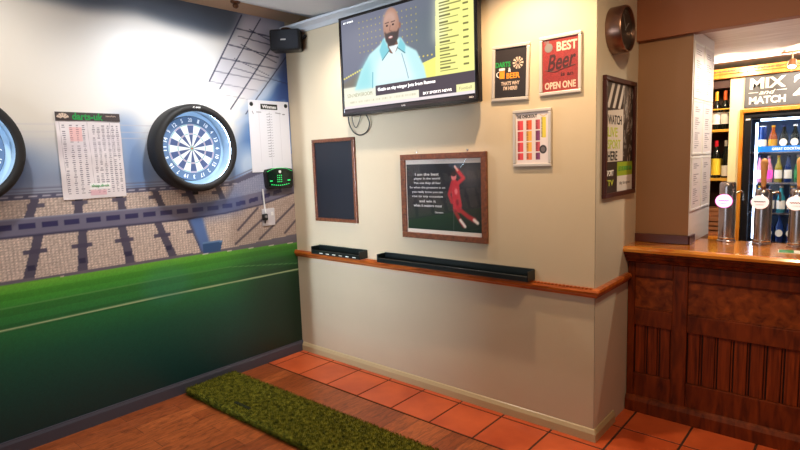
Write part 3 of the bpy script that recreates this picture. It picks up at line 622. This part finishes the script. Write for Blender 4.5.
# framed darts picture
t = empty('framed_picture', (1.567, -.001, 1.372), ON_BACK, 'square framed dark picture with a quotation and a darts player in red', 'picture')
FW, FH = .690, .572
frame_mesh(FW, FH, .038, .024).obj('frame', 'frame_wood', t); G().box(-FW/2+.02, FW/2-.02, -FH/2+.02, FH/2-.02, .001, .008).obj('mount', mat('cream_mount', (228, 214, 202), .6), t)
q = Ras(.60, .44, .0022, (24, 24, 28), (0, 0))
q.poly([(0, 0), (.60, 0), (.60, .10), (.35, .16), (0, .13)], (16, 40, 26), .03, .9); q.poly([(.38, .44), (.60, .44), (.60, .30), (.50, .26), (.42, .36)], (92, 88, 88), .03, .7); q.poly([(.45, .02), (.60, .02), (.60, .28), (.5, .2)], (46, 42, 40), .02, .8)
# player, seen leaning on one leg
q.ell(.395, .355, .021, .027, (214, 120, 120), .2); q.ell(.393, .372, .021, .016, (60, 30, 26), .2)
q.poly([(.375, .33), (.41, .335), (.435, .31), (.44, .25), (.455, .17), (.44, .12), (.385, .13), (.38, .20), (.372, .27)], (196, 36, 48), .003)
q.line([(.43, .315), (.47, .345), (.425, .395)], .013, (200, 44, 52)); q.line([(.38, .31), (.355, .24), (.375, .19)], .012, (180, 30, 42)); q.line([(.425, .395), (.405, .42)], .007, (226, 170, 150))
q.line([(.44, .14), (.50, .10), (.545, .08)], .015, (178, 40, 46)); q.line([(.545, .08), (.57, .062)], .011, (236, 220, 210)); q.line([(.40, .13), (.44, .07), (.465, .04)], .014, (150, 30, 38)); q.line([(.44, .075), (.475, .035)], .010, (236, 226, 218))
q.line([(.39, .14), (.385, .0)], .002, (110, 106, 100), .8); q.ell(.41, .26, .012, .02, (236, 150, 150), .6, .7); q.ell(.42, .19, .012, .02, (120, 18, 26), .6, .7)
q.obj('print', 'posters', t, (0, -.002, .009))
for k, (n_, ww) in enumerate((('I am the best', .20), ('player in the world', .22), ('The one they all fear', .23), ('So when the pressure is on', .30), ('you really know you can', .26), ('rise to any occasion', .26), ('and win it', .14), ('when it matters most', .24))):
    text('quotation', n_, ww, .018, -.125, .150-.030*k, .0095, 'white_ink', t, .005)
text('signature', 'Champion', .07, .014, -.03, -.105, .0095, 'white_ink', t, .01)
G().box(-FW/2+.036, FW/2-.036, -FH/2+.036, FH/2-.036, .014, .0155).obj('glazing', 'glass', t)
for sx in (-.21, .20): G().lathe([(.007, 0), (.007, .004), (.003, .006)], 12, c=(sx, FH/2+.014)).obj('hanging_screw', 'chrome', t, True)

def poster_frame(name, xc, zc, w, h, label, rot=0):
    t = empty(name, (xc, -.001, zc), (PI/2, rot, 0), label, 'picture', 'silver framed posters')
    del t['group']
    frame_mesh(w, h, .019, .014, .004).obj('frame', 'silver_frame', t)
    return t
# 1: darts & beer
t = poster_frame('framed_poster', 2.077, 2.102, .242, .318, 'silver framed black poster about darts and beer, nearest the television', math.radians(2.0))
G().box(-.104, .104, -.142, .142, .001, .006).obj('print', mat('black_poster', (42, 36, 36), .45), t)
text('lettering', 'DARTS', .098, .030, -.050, .050, .0062, 'green_ink', t, .03); text('lettering', '&', .018, .024, -.006, .018, .0062, 'white_ink', t, .03)
text('lettering', 'BEER', .086, .032, .018, -.016, .0062, 'orange_ink', t, .03); text('lettering', "THAT'S WHY", .12, .022, .0, -.058, .0062, 'cream_ink', t, .03); text('lettering', "I'M HERE!", .09, .022, .0, -.086, .0062, 'cream_ink', t, .03)
g = G()
for k in range(10):
    a_ = k*PI/5
    g.prism([(.048+.006*math.cos(a_), .052+.006*math.sin(a_)), (.048+.034*math.cos(a_-.17), .052+.034*math.sin(a_-.17)), (.048+.034*math.cos(a_+.17), .052+.034*math.sin(a_+.17))], .006, .0072)
g.obj('dartboard_emblem', 'cream_ink', t)
m_ = G().box(-.072, -.038, -.030, .022, .006, .0075, .001).obj('beer_mug_print', 'orange_ink', t); g = G(); g.box(-.074, -.036, .016, .030, .0075, .009, .003); g.tube([(-.074, .010, .007), (-.088, .004, .007), (-.088, -.014, .007), (-.074, -.022, .007)], .0025); g.obj('foam', 'white_ink', m_)
# 2: best beer
t = poster_frame('framed_poster', 2.380, 2.107, .242, .318, 'silver framed red poster about the best beer, nearest the corner', 0)
q = Ras(.208, .284, .002, (140, 48, 46), (-.104, -.142)); q.noise(.12, 2); q.poly([(-.104, -.142), (.104, -.142), (.104, -.06)], (156, 62, 54), .03, .6); q.obj('print', 'posters', t, (0, 0, .006))
G().box(-.105, .105, -.143, .143, .001, .0055).obj('backing', 'dark_red_ink', t)
text('lettering', 'THE', .03, .018, -.078, .125, .0064, 'grey_ink', t, .02); g = G(); g.lathe([(.024, .006), (.024, .0072)], 24, c=(-.066, .096)); g.obj('round_emblem', 'grey_ink', t)
text('lettering', 'BEST', .116, .050, .038, .096, .0064, 'cream_ink', t, .03); text('lettering', 'Beer', .17, .088, .006, .020, .0064, 'dark_red_ink', t, .02, .45, .12); text('lettering', 'is an', .07, .020, .04, -.052, .0064, 'dark_red_ink', t, .02)
text('lettering', 'OPEN ONE', .178, .038, .0, -.108, .0064, 'cream_ink', t, .03)
g = G(); g.tube([(-.085, -.022, .0068), (-.03, -.035, .0068), (.02, -.022, .0068), (.085, -.01, .0068)], .002); g.obj('swash', 'dark_red_ink', t)
# 3: checkout table poster
t = poster_frame('framed_poster', 2.211, 1.721, .240, .326, 'silver framed white poster of red and yellow score columns, below the other two', 0)
G().box(-.104, .104, -.146, .146, .001, .0055).obj('backing', 'white_card', t)
q = Ras(.206, .288, .0018, (226, 214, 214), (-.103, -.144))
for i, x_ in enumerate((-.092, -.036, .022)):
    for j in range(4):
        top = .102-j*.062; hh = .055 if j < 3 else .040
        cc = [(222, 70, 76), (232, 96, 50) if j == 0 else ((238, 176, 70) if j < 3 else (230, 120, 70)), (196, 80, 90) if j % 2 == 0 else (130, 60, 110)][i]
        ww = (.036, .036, .028)[i]
        q.rect(x_, x_+ww, top-hh, top, cc)
        for k in range(int(hh/.0068)): q.rect(x_, x_+.014, top-.0055-k*.0068, top-.002-k*.0068, (70, 30, 36), .85)
q.rect(.060, .086, .0, .115, (220, 200, 70))
for k in range(16): q.rect(.056, .066, .11-k*.007, .1135-k*.007, (70, 66, 40), .85)
q.ell(.068, -.066, .022, .024, (50, 44, 46), .1); q.ell(.068, -.066, .014, .015, (150, 140, 140), .2, .6)
q.line([(.05, .128), (.07, .118), (.09, .126)], .002, (190, 160, 100)); q.obj('print', 'posters', t, (0, 0, .006))
text('title_lettering', 'THE CHECKOUT', .13, .020, -.033, .124, .0064, 'black_ink', t, .04)

# dart racks on the rail
def rack(x0, x1, label, n):
    t = empty('dart_rack', ((x0+x1)/2, 0, .896), (0, 0, 0), label, 'dart rack'); L_ = (x1-x0)/2
    p = [(-.001, .0), (-.088, .0), (-.092, .004), (-.092, .030), (-.084, .034), (-.080, .012), (-.014, .012), (-.010, .062), (-.001, .064)]
    G().extrude(p, lambda q_: (-L_, q_[0], q_[1]), lambda q_: (L_, q_[0], q_[1])).obj('tray', 'racks', t)
    for s_ in (-1, 1): G().box(s_*L_-.003, s_*L_+.003, -.092, -.001, .0, .060, .002).obj('end_cap', 'racks', t)
    if n:
        g = G()
        for k in range(n): g.box(-L_+.10+k*.075, -L_+.135+k*.075, -.0935, -.0918, .010, .016)
        g.obj('white_dashes', 'white', t)
    return t
rack(.30, .845, 'short black dart rack with white dashes on the dado rail, under the chalkboard', 6)
rack(1.03, 2.22, 'long black dart rack on the dado rail, under the framed picture', 0)

# ================================================================== RIGHT FACE THINGS
t = empty('wall_clock', (W+.0006, .225, 2.280), ON_LEFT, 'round wall clock with deep chrome rim and dark face, above the sports poster', 'clock')
CLK = mat('clock_metal', (150, 118, 104), .3, 1)
MAT['clk'] = CLK
G().lathe([(.12, .0), (.124, .004), (.124, .072), (.120, .082), (.112, .082), (.110, .07), (.110, .0)], 48, loop=True).obj('rim', 'clk', t, True)
fc = G().lathe([(.111, .006), (.111, .066)], 40).obj('face', mat('dark_clock_face', (38, 34, 30), .5), t)
for k in range(12):
    a_ = k*PI/6
    if k % 3 == 0: text('numeral', str(12 if k == 0 else k), .018, .018, .09*math.sin(a_), .09*math.cos(a_), .0662, 'grey_ink', fc)
G().box(-.003, .003, -.01, .06, .0665, .068).obj('hand', 'grey_ink', fc, rot=(0, 0, -.9)); G().box(-.002, .002, -.01, .08, .068, .0695).obj('hand', 'grey_ink', fc, rot=(0, 0, .5))

t = empty('framed_poster', (W+.0008, .329, 1.704), ON_LEFT, 'dark framed black and white poster for live sport beside the bar, under the clock', 'picture')
frame_mesh(.50, .66, .026, .022).obj('frame', 'dark_frame', t)
G().box(-.23, .23, -.31, .31, .001, .006).obj('backing', 'black_ink', t)
q = Ras(.45, .61, .0025, (34, 32, 34), (-.225, -.305))
for k in range(4): q.poly([(-.20+k*.085, .165), (-.16+k*.085, .165), (-.08+k*.085, .30), (-.12+k*.085, .30)], (226, 220, 216))
q.rect(.10, .23, .0, .31, (34, 32, 34)); q.ell(.12, .20, .07, .10, (92, 88, 86), .4)
for k in range(110): q.line([(a1 := .06+.16*rng.random(), b1 := -.18+.46*rng.random()), (a1+.03*(rng.random()-.5), b1+.05*rng.random())], .003, (205, 200, 198) if k % 3 else (20, 18, 20), .9)
q.poly([(-.205, -.13), (.06, -.13), (.06, .165), (-.205, .145)], (224, 216, 208)); q.poly([(-.14, -.185), (.05, -.13), (-.205, -.13)], (34, 32, 34))
q.rect(-.03, .225, -.215, -.135, (150, 176, 40)); q.rect(-.03, .225, -.305, -.215, (226, 222, 220)); q.obj('print', 'posters', t, (0, 0, .007))
for s_, ww, v_, m_ in (('WATCH', .215, .100, 'black_ink'), ('LIVE', .15, .032, 'lime_ink'), ('SPORT', .2, -.035, 'lime_ink'), ('HERE', .15, -.100, 'black_ink')): text('lettering', s_, ww, .052, -.195+ww/2+.012, v_, .0072, m_, t, .02)
text('lettering', 'SPORT', .11, .034, -.145, -.195, .0072, 'white_ink', t, .03); text('lettering', 'TV', .09, .034, -.135, -.25, .0072, 'lime_ink', t, .03)
text('lettering', 'LET US ENTERTAIN', .22, .026, .10, -.175, .0072, 'green_ink', t, .01); text('lettering', 'sky bt sport', .18, .024, .10, -.26, .0072, 'grey_ink', t, .01)

# ================================================================== FLOOR MAT
t = empty('dart_mat', (.04, -.90, .0), (0, 0, math.radians(1.2)), 'raised green artificial grass dart throwing mat running across the floor', 'mat')
ML, MW, MT = 2.35, .40, .045
G().box(0, ML, -MW/2, MW/2, .0, MT, .012).obj('mat_body', 'grass', t)
n = 52000; fx = rng.random(n)*ML; fy = (rng.random(n)-.5)*MW; fz = np.full(n, MT-.002); side = rng.random(n) < .22
fy[side] = -MW/2+.001; fz[side] = rng.random(side.sum())*(MT-.004); fx2 = rng.random(n) < .05; 
hh = .009+.009*rng.random(n); an = rng.random(n)*2*PI; le = (rng.random((n, 2))-.5)*.010; wd = .0018
b0 = np.stack([fx-wd*np.cos(an), fy-wd*np.sin(an), fz], 1); b1 = np.stack([fx+wd*np.cos(an), fy+wd*np.sin(an), fz], 1)
tp = np.stack([fx+le[:, 0], fy+le[:, 1]-np.where(side, hh, 0), fz+np.where(side, hh*.3, hh)], 1)
co = np.stack([b0, b1, tp], 1).reshape(-1, 3); me = bpy.data.meshes.new('grass_pile'); me.vertices.add(3*n); me.vertices.foreach_set('co', co.ravel())
me.loops.add(3*n); me.loops.foreach_set('vertex_index', np.arange(3*n)); me.polygons.add(n); me.polygons.foreach_set('loop_start', np.arange(0, 3*n, 3)); me.update(calc_edges=True)
me.materials.append(MAT['grass']); o = bpy.data.objects.new('grass_pile', me); COL.objects.link(o); o.parent = t; o['kind'] = 'stuff'
G().box(.50, .67, -.135, -.112, MT, MT+.008, .003).obj('carry_handle', mat('dark_green_handle', (22, 30, 14), .5), t)['label'] = 'black handle slot in the grass'

# ================================================================== BAR
t = empty('bar_counter', (W, .53, 0), (0, 0, 0), 'dark varnished panelled wooden bar counter with a glossy honey coloured top', 'bar counter')
Z1 = .955; BX = 1.9
def bb_(name, x0, x1, y0, y1, z0, z1, m='bar_wood', bev=.004): return G().box(x0-W, x1-W, y0-.53, y1-.53, z0, z1, bev).obj(name, m, t)
XR = W+BX
bb_('carcass', W+.004, XR, .552, .640, .01, 1.0, 'carcass')
tp_ = [(.44, 1.028), (.434, 1.044), (.442, 1.057), (.46, 1.060), (.955, 1.060), (.955, 1.026)]
G().extrude([(a-.53, b) for a, b in tp_], lambda p: (.001, p[0], p[1]), lambda p: (BX, p[0], p[1])).obj('counter_top', 'bar_top', t)
mo = [(.448, 1.026), (.452, 1.012), (.470, 1.004), (.474, .988), (.492, .978), (.500, .962), (.53, .955), (.56, .955), (.56, 1.026)]
G().extrude([(a-.53, b) for a, b in mo], lambda p: (.001, p[0], p[1]), lambda p: (BX, p[0], p[1])).obj('cornice_moulding', 'bar_wood', t)
stiles = [(2.582, 2.622), (2.838, 2.918), (3.70, 3.78)]
for a, b in stiles: bb_('stile', a, b, .524, .552, .10, Z1)
for (a, b) in ((2.622, 2.838), (2.918, 3.70)):
    bb_('top_rail', a, b, .528, .552, .868, Z1); bb_('mid_rail', a, b, .528, .552, .560, .665); bb_('bottom_rail', a, b, .528, .552, .10, .250)
    bb_('upper_panel', a, b, .540, .552, .665, .868, 'bar_burl', .001)
    g = G(); w_ = .0815; n_ = max(1, round((b-a)/w_)); w_ = (b-a)/n_
    for k in range(n_): g.box(a+k*w_+.006-W, a+(k+1)*w_-.012-W, .010, .022, .25, .56, .003); g.box(a+(k+1)*w_-.008-W, a+(k+1)*w_-.001-W, .012, .022, .25, .56, .002)
    g.obj('tongue_boarding', 'bar_board', t)
    for zz in (.665, .861): G().box(a-W, b-W, .004, .014, zz, zz+.007, .002).obj('panel_bead', 'bar_wood', t)
pl = [(.50, .0), (.500, .072), (.506, .082), (.512, .092), (.524, .10), (.56, .10), (.56, 0)]
G().extrude([(a-.53, b+.006) for a, b in pl], lambda p: (.004, p[0], p[1]), lambda p: (BX, p[0], p[1])).obj('plinth', 'bar_wood', t)
bb_('back_shelf', W+.35, XR, .64, .94, .80, .83)

def beer_font(x, y, h, label, badge, handle, pinkish=False):
    t = empty('beer_font', (x, y, 1.0605), (0, 0, 0), label, 'beer font')
    G().lathe([(.050, 0), (.050, .006), (.044, .012), (.044, h-.03), (.043, h-.01), (.036, h), (.0, h)], 40, caps=False).obj('tower', 'steel', t, True)
    G().lathe([(.0445, .02), (.0462, .024), (.0445, .028)], 32, caps=False).obj('collar', 'chrome', t, True)
    b = empty('badge', (-.012, -.052, .250)); b.parent = t; bpy.data.objects.remove(b)
    bd = G().lathe([(0.0, 0), (.037, 0), (.039, .004), (.037, .010), (.030, .013), (0, .014)], 36, caps=False, sx=1.12, sy=1.0).obj('badge', badge, t, True, loc=(-.010, -.046, .250), rot=ON_BACK)
    G().lathe([(.039, .0), (.042, .004), (.039, .008)], 36, caps=False, sx=1.12, sy=1.0).obj('badge_rim', 'pink' if pinkish else 'chrome', bd, True)
    g = G(); pts = [(-.027+.054*k/14, .004*math.sin(k*2.1)+.003, .0145) for k in range(15)]; g.tube(pts, .0022, 6, 3); g.obj('badge_script', 'ink_red' if not pinkish else 'pink', bd)
    g = G(); g.box(-.02, .02, -.016, -.013, .0125, .0142); g.obj('badge_line', 'ink_red', bd)
    G().tube([(.03, .02, .29), (.062, .03, .305), (.075, .034, .29), (.076, .034, .25)], .006).obj('spout', 'chrome', t, True)
    if handle:
        hd = G().lathe([(.010, .0), (.013, .02), (.014, .07), (.018, .125), (.019, .14), (.016, .155), (.008, .163), (0, .165)], 24, caps=False).obj('tap_handle', 'tap_wood', t, True, loc=(0, -.02, h+.012))
        G().lathe([(.012, 0), (.012, .018), (.009, .022)], 20).obj('ferrule', 'copper', hd, True, loc=(0, 0, -.014))
    return t
beer_font(3.036, .905, .362, 'steel beer font with glowing pink and blue badge beside the column', 'badge_blue', False, True)
beer_font(3.222, .875, .322, 'steel beer font with cream oval badge and wooden tap handle, before the fridge edge', 'badge', True)
beer_font(3.392, .845, .326, 'steel beer font with plain white badge at the right edge of the photo', 'badge', True)
t = empty('bar_leaflet', (3.375, .655, 1.0605), (0, 0, math.radians(5)), 'green and white card lying on the bar top', 'leaflet')
G().box(-.05, .09, -.05, .05, 0, .002).obj('card', 'white_card', t); G().box(-.045, .02, -.045, .045, .002, .003).obj('green_print', 'green_card', t)

# menu holders on the column side
for j, z in enumerate((2.085, 1.755, 1.42)):
    for i, y_ in enumerate((.800, 1.055)):
        row = ('top', 'middle', 'bottom')[j]; cl = ('front', 'rear')[i]
        t = empty('menu_holder', (2.8806, y_, z), ON_LEFT, 'white framed menu sheet on the column side, %s row, %s column' % (row, cl), 'menu holder', None)
        frame_mesh(.240, .325, .014, .006, .002).obj('frame', 'white', t)
        q = Ras(.214, .298, .003, (226, 222, 230), (-.107, -.149))
        for k in range(20):
            if k not in (3, 4, 11): q.rect(-.07, -.07+.05+.08*rng.random(), .115-k*.0125, .12-k*.0125, (110, 105, 125), .65)
        q.obj('menu_sheet', 'paper', t, (0, 0, .004))

# ================================================================== BACK BAR
t = empty('back_bar_unit', (2.45, 2.32, 0), (0, 0, 0), 'pine and cream back bar unit framing the bottle shelves and fridge', 'back bar')
def bk(name, x0, x1, y0, y1, z0, z1, m='pine', bev=.002, par=None, label=None):
    o = G().box(x0-2.45, x1-2.45, y0-2.32, y1-2.32, z0, z1, bev).obj(name, m, par or t)
    if label: o['label'] = label
    return o
bk('cornice', 2.2, 3.75, 2.25, 2.34, 2.222, 2.245); bk('cornice', 2.2, 3.75, 2.27, 2.34, 2.190, 2.222); bk('cornice', 2.2, 3.75, 2.24, 2.34, 2.245, 2.262)
g = G()
for k in range(50): g.box(-.25+k*.032, -.25+k*.032+.018, -.085, -.07, 2.236, 2.246)
g.obj('dentil_strip', 'frame_wood', t)
bk('cream_panel', 2.785, 2.868, 2.32, 2.36, .86, 2.190, 'cream_panel'); bk('head_panel', 2.868, 3.75, 2.32, 2.36, 1.925, 2.190, 'cream_panel')
bk('door_stile', 2.862, 2.888, 2.295, 2.32, .86, 1.932); bk('door_head', 2.888, 3.75, 2.295, 2.32, 1.905, 1.932); bk('left_panel', 2.2, 2.45, 2.32, 2.36, .86, 2.19, 'cream_panel')
bk('shelf_back', 2.45, 2.80, 2.62, 2.64, .86, 2.19, 'shelf_dark'); bk('shelf_side', 2.785, 2.80, 2.36, 2.62, .86, 2.19, 'shelf_dark'); bk('shelf_side', 2.44, 2.455, 2.34, 2.62, .86, 2.19, 'shelf_dark'); bk('shelf_top', 2.45, 2.80, 2.34, 2.62, 2.12, 2.19, 'shelf_dark')
for z in (1.785, 1.378): bk('shelf', 2.456, 2.784, 2.33, 2.62, z-.022, z, 'shelf_wood')
bk('gallery_rail', 2.456, 2.784, 2.335, 2.343, 1.945, 1.955, 'gold')
bk('base_cabinet', 2.2, 2.86, 2.34, 2.9, 0, .86, 'bar_wood'); bk('worktop', 2.2, 2.86, 2.28, 2.9, .86, .885, 'pine')

def bottle(x, y, z, h, r, body, cap, lab, label, cat='bottle', shape='wine', group=None, labz=(.22, .55), round_label=False, foil=False):
    if shape == 'wine': pr = [(0, 0), (r*.9, 0), (r, .01*h), (r, .60*h), (r*.8, .68*h), (r*.42, .76*h), (r*.36, .97*h), (0, .97*h)]; cz = ((.70 if foil else .84)*h, 1.0*h, r*(.46 if foil else .40))
    elif shape == 'beer': pr = [(0, 0), (r*.9, 0), (r, .02*h), (r, .50*h), (r*.85, .60*h), (r*.45, .75*h), (r*.38, .96*h), (0, .96*h)]; cz = (.93*h, 1.0*h, r*.46)
    else: pr = [(0, 0), (r*.85, 0), (r, .05*h), (r, .90*h), (r*.85, .97*h), (0, .97*h)]; cz = (.965*h, 1.0*h, r*.8)
    t = G().lathe(pr, 20, caps=False).obj('drinks_can' if shape == 'can' else cat, body, None, True, loc=(x, y, z)); tag(t, label, 'can' if shape == 'can' else 'bottle', group)
    G().lathe([(cz[2], cz[0]), (cz[2], cz[1]), (0, cz[1])], 16, caps=False).obj('lid' if shape == 'can' else 'cap', cap, t, True)
    if lab:
        if round_label: G().lathe([(0, 0), (r*.85, 0), (r*.85, .002), (0, .0025)], 20, caps=False, sy=1.15).obj('label_oval', lab, t, True, loc=(0, -r-.0005, .33*h), rot=ON_BACK)
        else: G().lathe([(r*1.015, labz[0]*h), (r*1.015, labz[1]*h)], 20, caps=False).obj('paper_label', lab, t, True)
    return t
o3 = ('leftmost', 'middle', 'rightmost', 'far right')
for k, (x, cp, bd_) in enumerate(((2.605, 'orange', 'orange'), (2.672, 'gold', 'darkglass'), (2.735, 'orange', 'darkglass'))):
    bottle(x, 2.42, 1.786, .32, .030, bd_, cp, 'white_label', 'bottle with white label and %s foil on the top shelf, %s of three' % (('orange', 'gold', 'copper')[k], o3[k]), 'wine_bottle', labz=(.14, .44), foil=True)
for k, (x, cp, lb) in enumerate(((2.600, 'gold', 'white_label'), (2.682, 'red', 'yellow_label'), (2.752, 'silver_frame', 'white_label'))):
    bottle(x, 2.42, 1.379, .315, .036 if k == 1 else .030, 'darkglass', cp, lb, 'dark wine bottle with %s label and %s cap on the lower shelf' % (('white', 'yellow', 'white')[k], ('gold', 'red', 'silver')[k]), 'wine_bottle', labz=(.08, .52) if k == 1 else (.05, .33))
for k in range(2):
    c = empty('wooden_crate', (2.69, 2.43, .887+.125*k), (0, 0, 0), 'brown slatted crate under the bottle shelves, %s of two' % ('lower', 'upper')[k], 'crate')
    G().box(-.10, .08, -.08, .08, 0, .010).obj('crate_base', 'crate', c)
    for zz in (.010, .048, .086):
        for yy in (-.08, .072): G().box(-.10, .08, yy, yy+.008, zz, zz+.026, .002).obj('slat', 'crate', c)
# sign
t = empty('bar_sign', (3.245, 2.318, 2.074), ON_BACK, 'grey sign with white lettering offering mix and match above the fridge', 'sign')
G().box(-.358, .358, -.130, .112, 0, .012, .001).obj('panel', 'grey_sign', t)
text('lettering', 'MIX', .235, .084, -.205, .052, .0125, 'white_ink', t, .035); text('lettering', 'and', .11, .034, -.205, -.018, .0125, 'white_ink', t, .01, .4)
text('lettering', 'MATCH', .24, .058, -.205, -.078, .0125, 'white_ink', t, .03); text('lettering', '2', .12, .16, .02, .015, .0125, 'white_ink', t, .03)
G().box(-.33, -.265, -.020, -.016, .012, .0135).obj('rule_line', 'white_ink', t); G().box(-.145, -.08, -.012, -.008, .012, .0135).obj('rule_line', 'white_ink', t)
# fridge
t = empty('drinks_fridge', (3.30, 2.33, 0), (0, 0, 0), 'tall black glass-fronted drinks fridge lit blue-white behind the bar', 'fridge')
FX0, FX1 = 2.892, 3.72
def fb(name, x0, x1, y0, y1, z0, z1, m, bev=0, label=None, par=None):
    o = G().box(x0-3.30, x1-3.30, y0-2.33, y1-2.33, z0, z1, bev).obj(name, m, par or t)
    if label: o['label'] = label
    return o
fb('side_wall', FX0, FX0+.02, 2.36, 2.88, .02, 1.90, 'fridge'); fb('side_wall', FX1-.02, FX1, 2.36, 2.88, .02, 1.90, 'fridge'); fb('back_panel', FX0, FX1, 2.86, 2.88, .02, 1.90, 'fridge_in')
fb('base', FX0, FX1, 2.34, 2.86, .02, .52, 'fridge'); fb('top', FX0, FX1, 2.34, 2.86, 1.85, 1.902, 'fridge')
dr = fb('door', FX0, FX0+.048, 2.325, 2.352, .52, 1.90, 'fridge'); fb('door_rail', FX0+.048, FX1, 2.325, 2.352, 1.868, 1.90, 'fridge', 0, None); fb('door_rail', FX0+.048, FX1, 2.325, 2.352, .52, .58, 'fridge')
fb('door_glass', FX0+.048, FX1, 2.335, 2.339, .58, 1.868, 'pane'); fb('sticker', FX0+.01, FX0+.04, 2.3235, 2.325, 1.845, 1.858, 'white_label')
G().cyl((FX0+.082-3.30, .040, .88), (FX0+.082-3.30, .040, 1.82), .008).obj('light_tube', 'led', t, True); fb('interior_fill', FX0+.10, FX1-.1, 2.40, 2.42, 1.835, 1.85, 'led')  # the upper glowing bar is added to brighten the fridge inside
SH_ = [.855, 1.095, 1.340, 1.590]
for i, z in enumerate(SH_): fb('shelf', FX0+.021, FX1-.021, 2.395, 2.85, z-.014, z, 'steel')
bs = fb('price_strip', FX0+.075, FX1-.03, 2.375, 2.385, 1.585, 1.632, 'blue_strip', 0, 'bright blue shelf strip with white lettering')
t2 = text('strip_lettering', 'GREAT COCKTAILS SERVED ICE COLD', .40, .020, 0, 0, 0, 'eink', bs, .01); t2.rotation_euler = ON_BACK; t2.location = (3.28-3.30, .0440, 1.608)
rows = [
 (0, [('blueglass', 'navy_label', 'beer', True)]*7, 'dark blue bottle with round white label', .225, .030),
 (1, [('tealcan', 'white_label', 'beer', False), ('blueglass', 'white_label', 'beer', False)]*4, 'bottle', .215, .030),
 (2, [('pinkglass', 'white_label', 'beer', False), ('pinkglass', 'pink', 'beer', False), ('olive', 'white_label', 'beer', False), ('blueglass', 'white_label', 'beer', False), ('greenglass', 'green_card', 'beer', False), ('olive', 'yellow_label', 'beer', False), ('greenglass', 'white_label', 'beer', False), ('blueglass', 'white_label', 'beer', False)], 'bottle', .215, .027),
 (3, [('blueglass', 'white_label', 'can', False), ('amber', 'gold', 'beer', False), ('darkglass', 'white_label', 'beer', True), ('darkglass', 'white_label', 'beer', True), ('blueglass', 'white_label', 'beer', True), ('darkglass', 'white_label', 'beer', True), ('amber', 'white_label', 'beer', False)], 'bottle', .205, .031)]
ords = ['first', 'second', 'third', 'fourth', 'fifth', 'sixth', 'seventh', 'eighth']; sn = ['lowest', 'second lowest', 'second highest', 'top']
nice = dict(blueglass='blue', tealcan='teal', pinkglass='pink', olive='yellow-green', greenglass='green', amber='amber', darkglass='dark')
for i, lst, _, h, r in rows:
    n_ = len(lst); x0 = 2.995 if i != 2 else 2.985; sp = .072 if i != 2 else .064
    for k, (bd_, lb, shp, rl) in enumerate(lst):
        if i == 0: lb = 'white_label'
        bottle(x0+k*sp+.01, 2.43, SH_[i]+.0008, h, r, bd_, 'white_label' if (k+i) % 3 == 0 else ('gold' if (k+i) % 3 == 1 else 'navy_label'), lb,
               '%s drinks %s on the %s fridge shelf, %s from its left end' % (nice[bd_], 'can' if shp == 'can' else 'bottle', sn[i], ords[k]), 'drinks_bottle', shp, None, (.14, .46), rl)

# track light over the back bar
t = empty('track_light', (3.24, 2.0, 2.31), (0, 0, 0), 'dark track spotlight hanging from the ceiling in front of the sign', 'spotlight')
G().box(-.09, .26, -.012, .012, -.022, -.010).obj('track', 'bronze', t); G().cyl((-.02, 0, -.02), (-.02, 0, -.075), .005).obj('stem', 'bronze', t)
for x_ in (-.07, .2): G().cyl((x_, 0, 0), (x_, 0, -.012), .008).obj('mounting_boss', 'bronze', t)
hd = G().lathe([(.012, .03), (.022, .025), (.030, -.015), (.030, -.035), (.026, -.035)], 24, caps=False).obj('lamp_head', 'bronze', t, True, loc=(-.02, 0, -.095), rot=(math.radians(-35), 0, 0))
G().lathe([(0, -.030), (.026, -.030)], 24, caps=False).obj('lamp_face', 'lamp_on', hd)
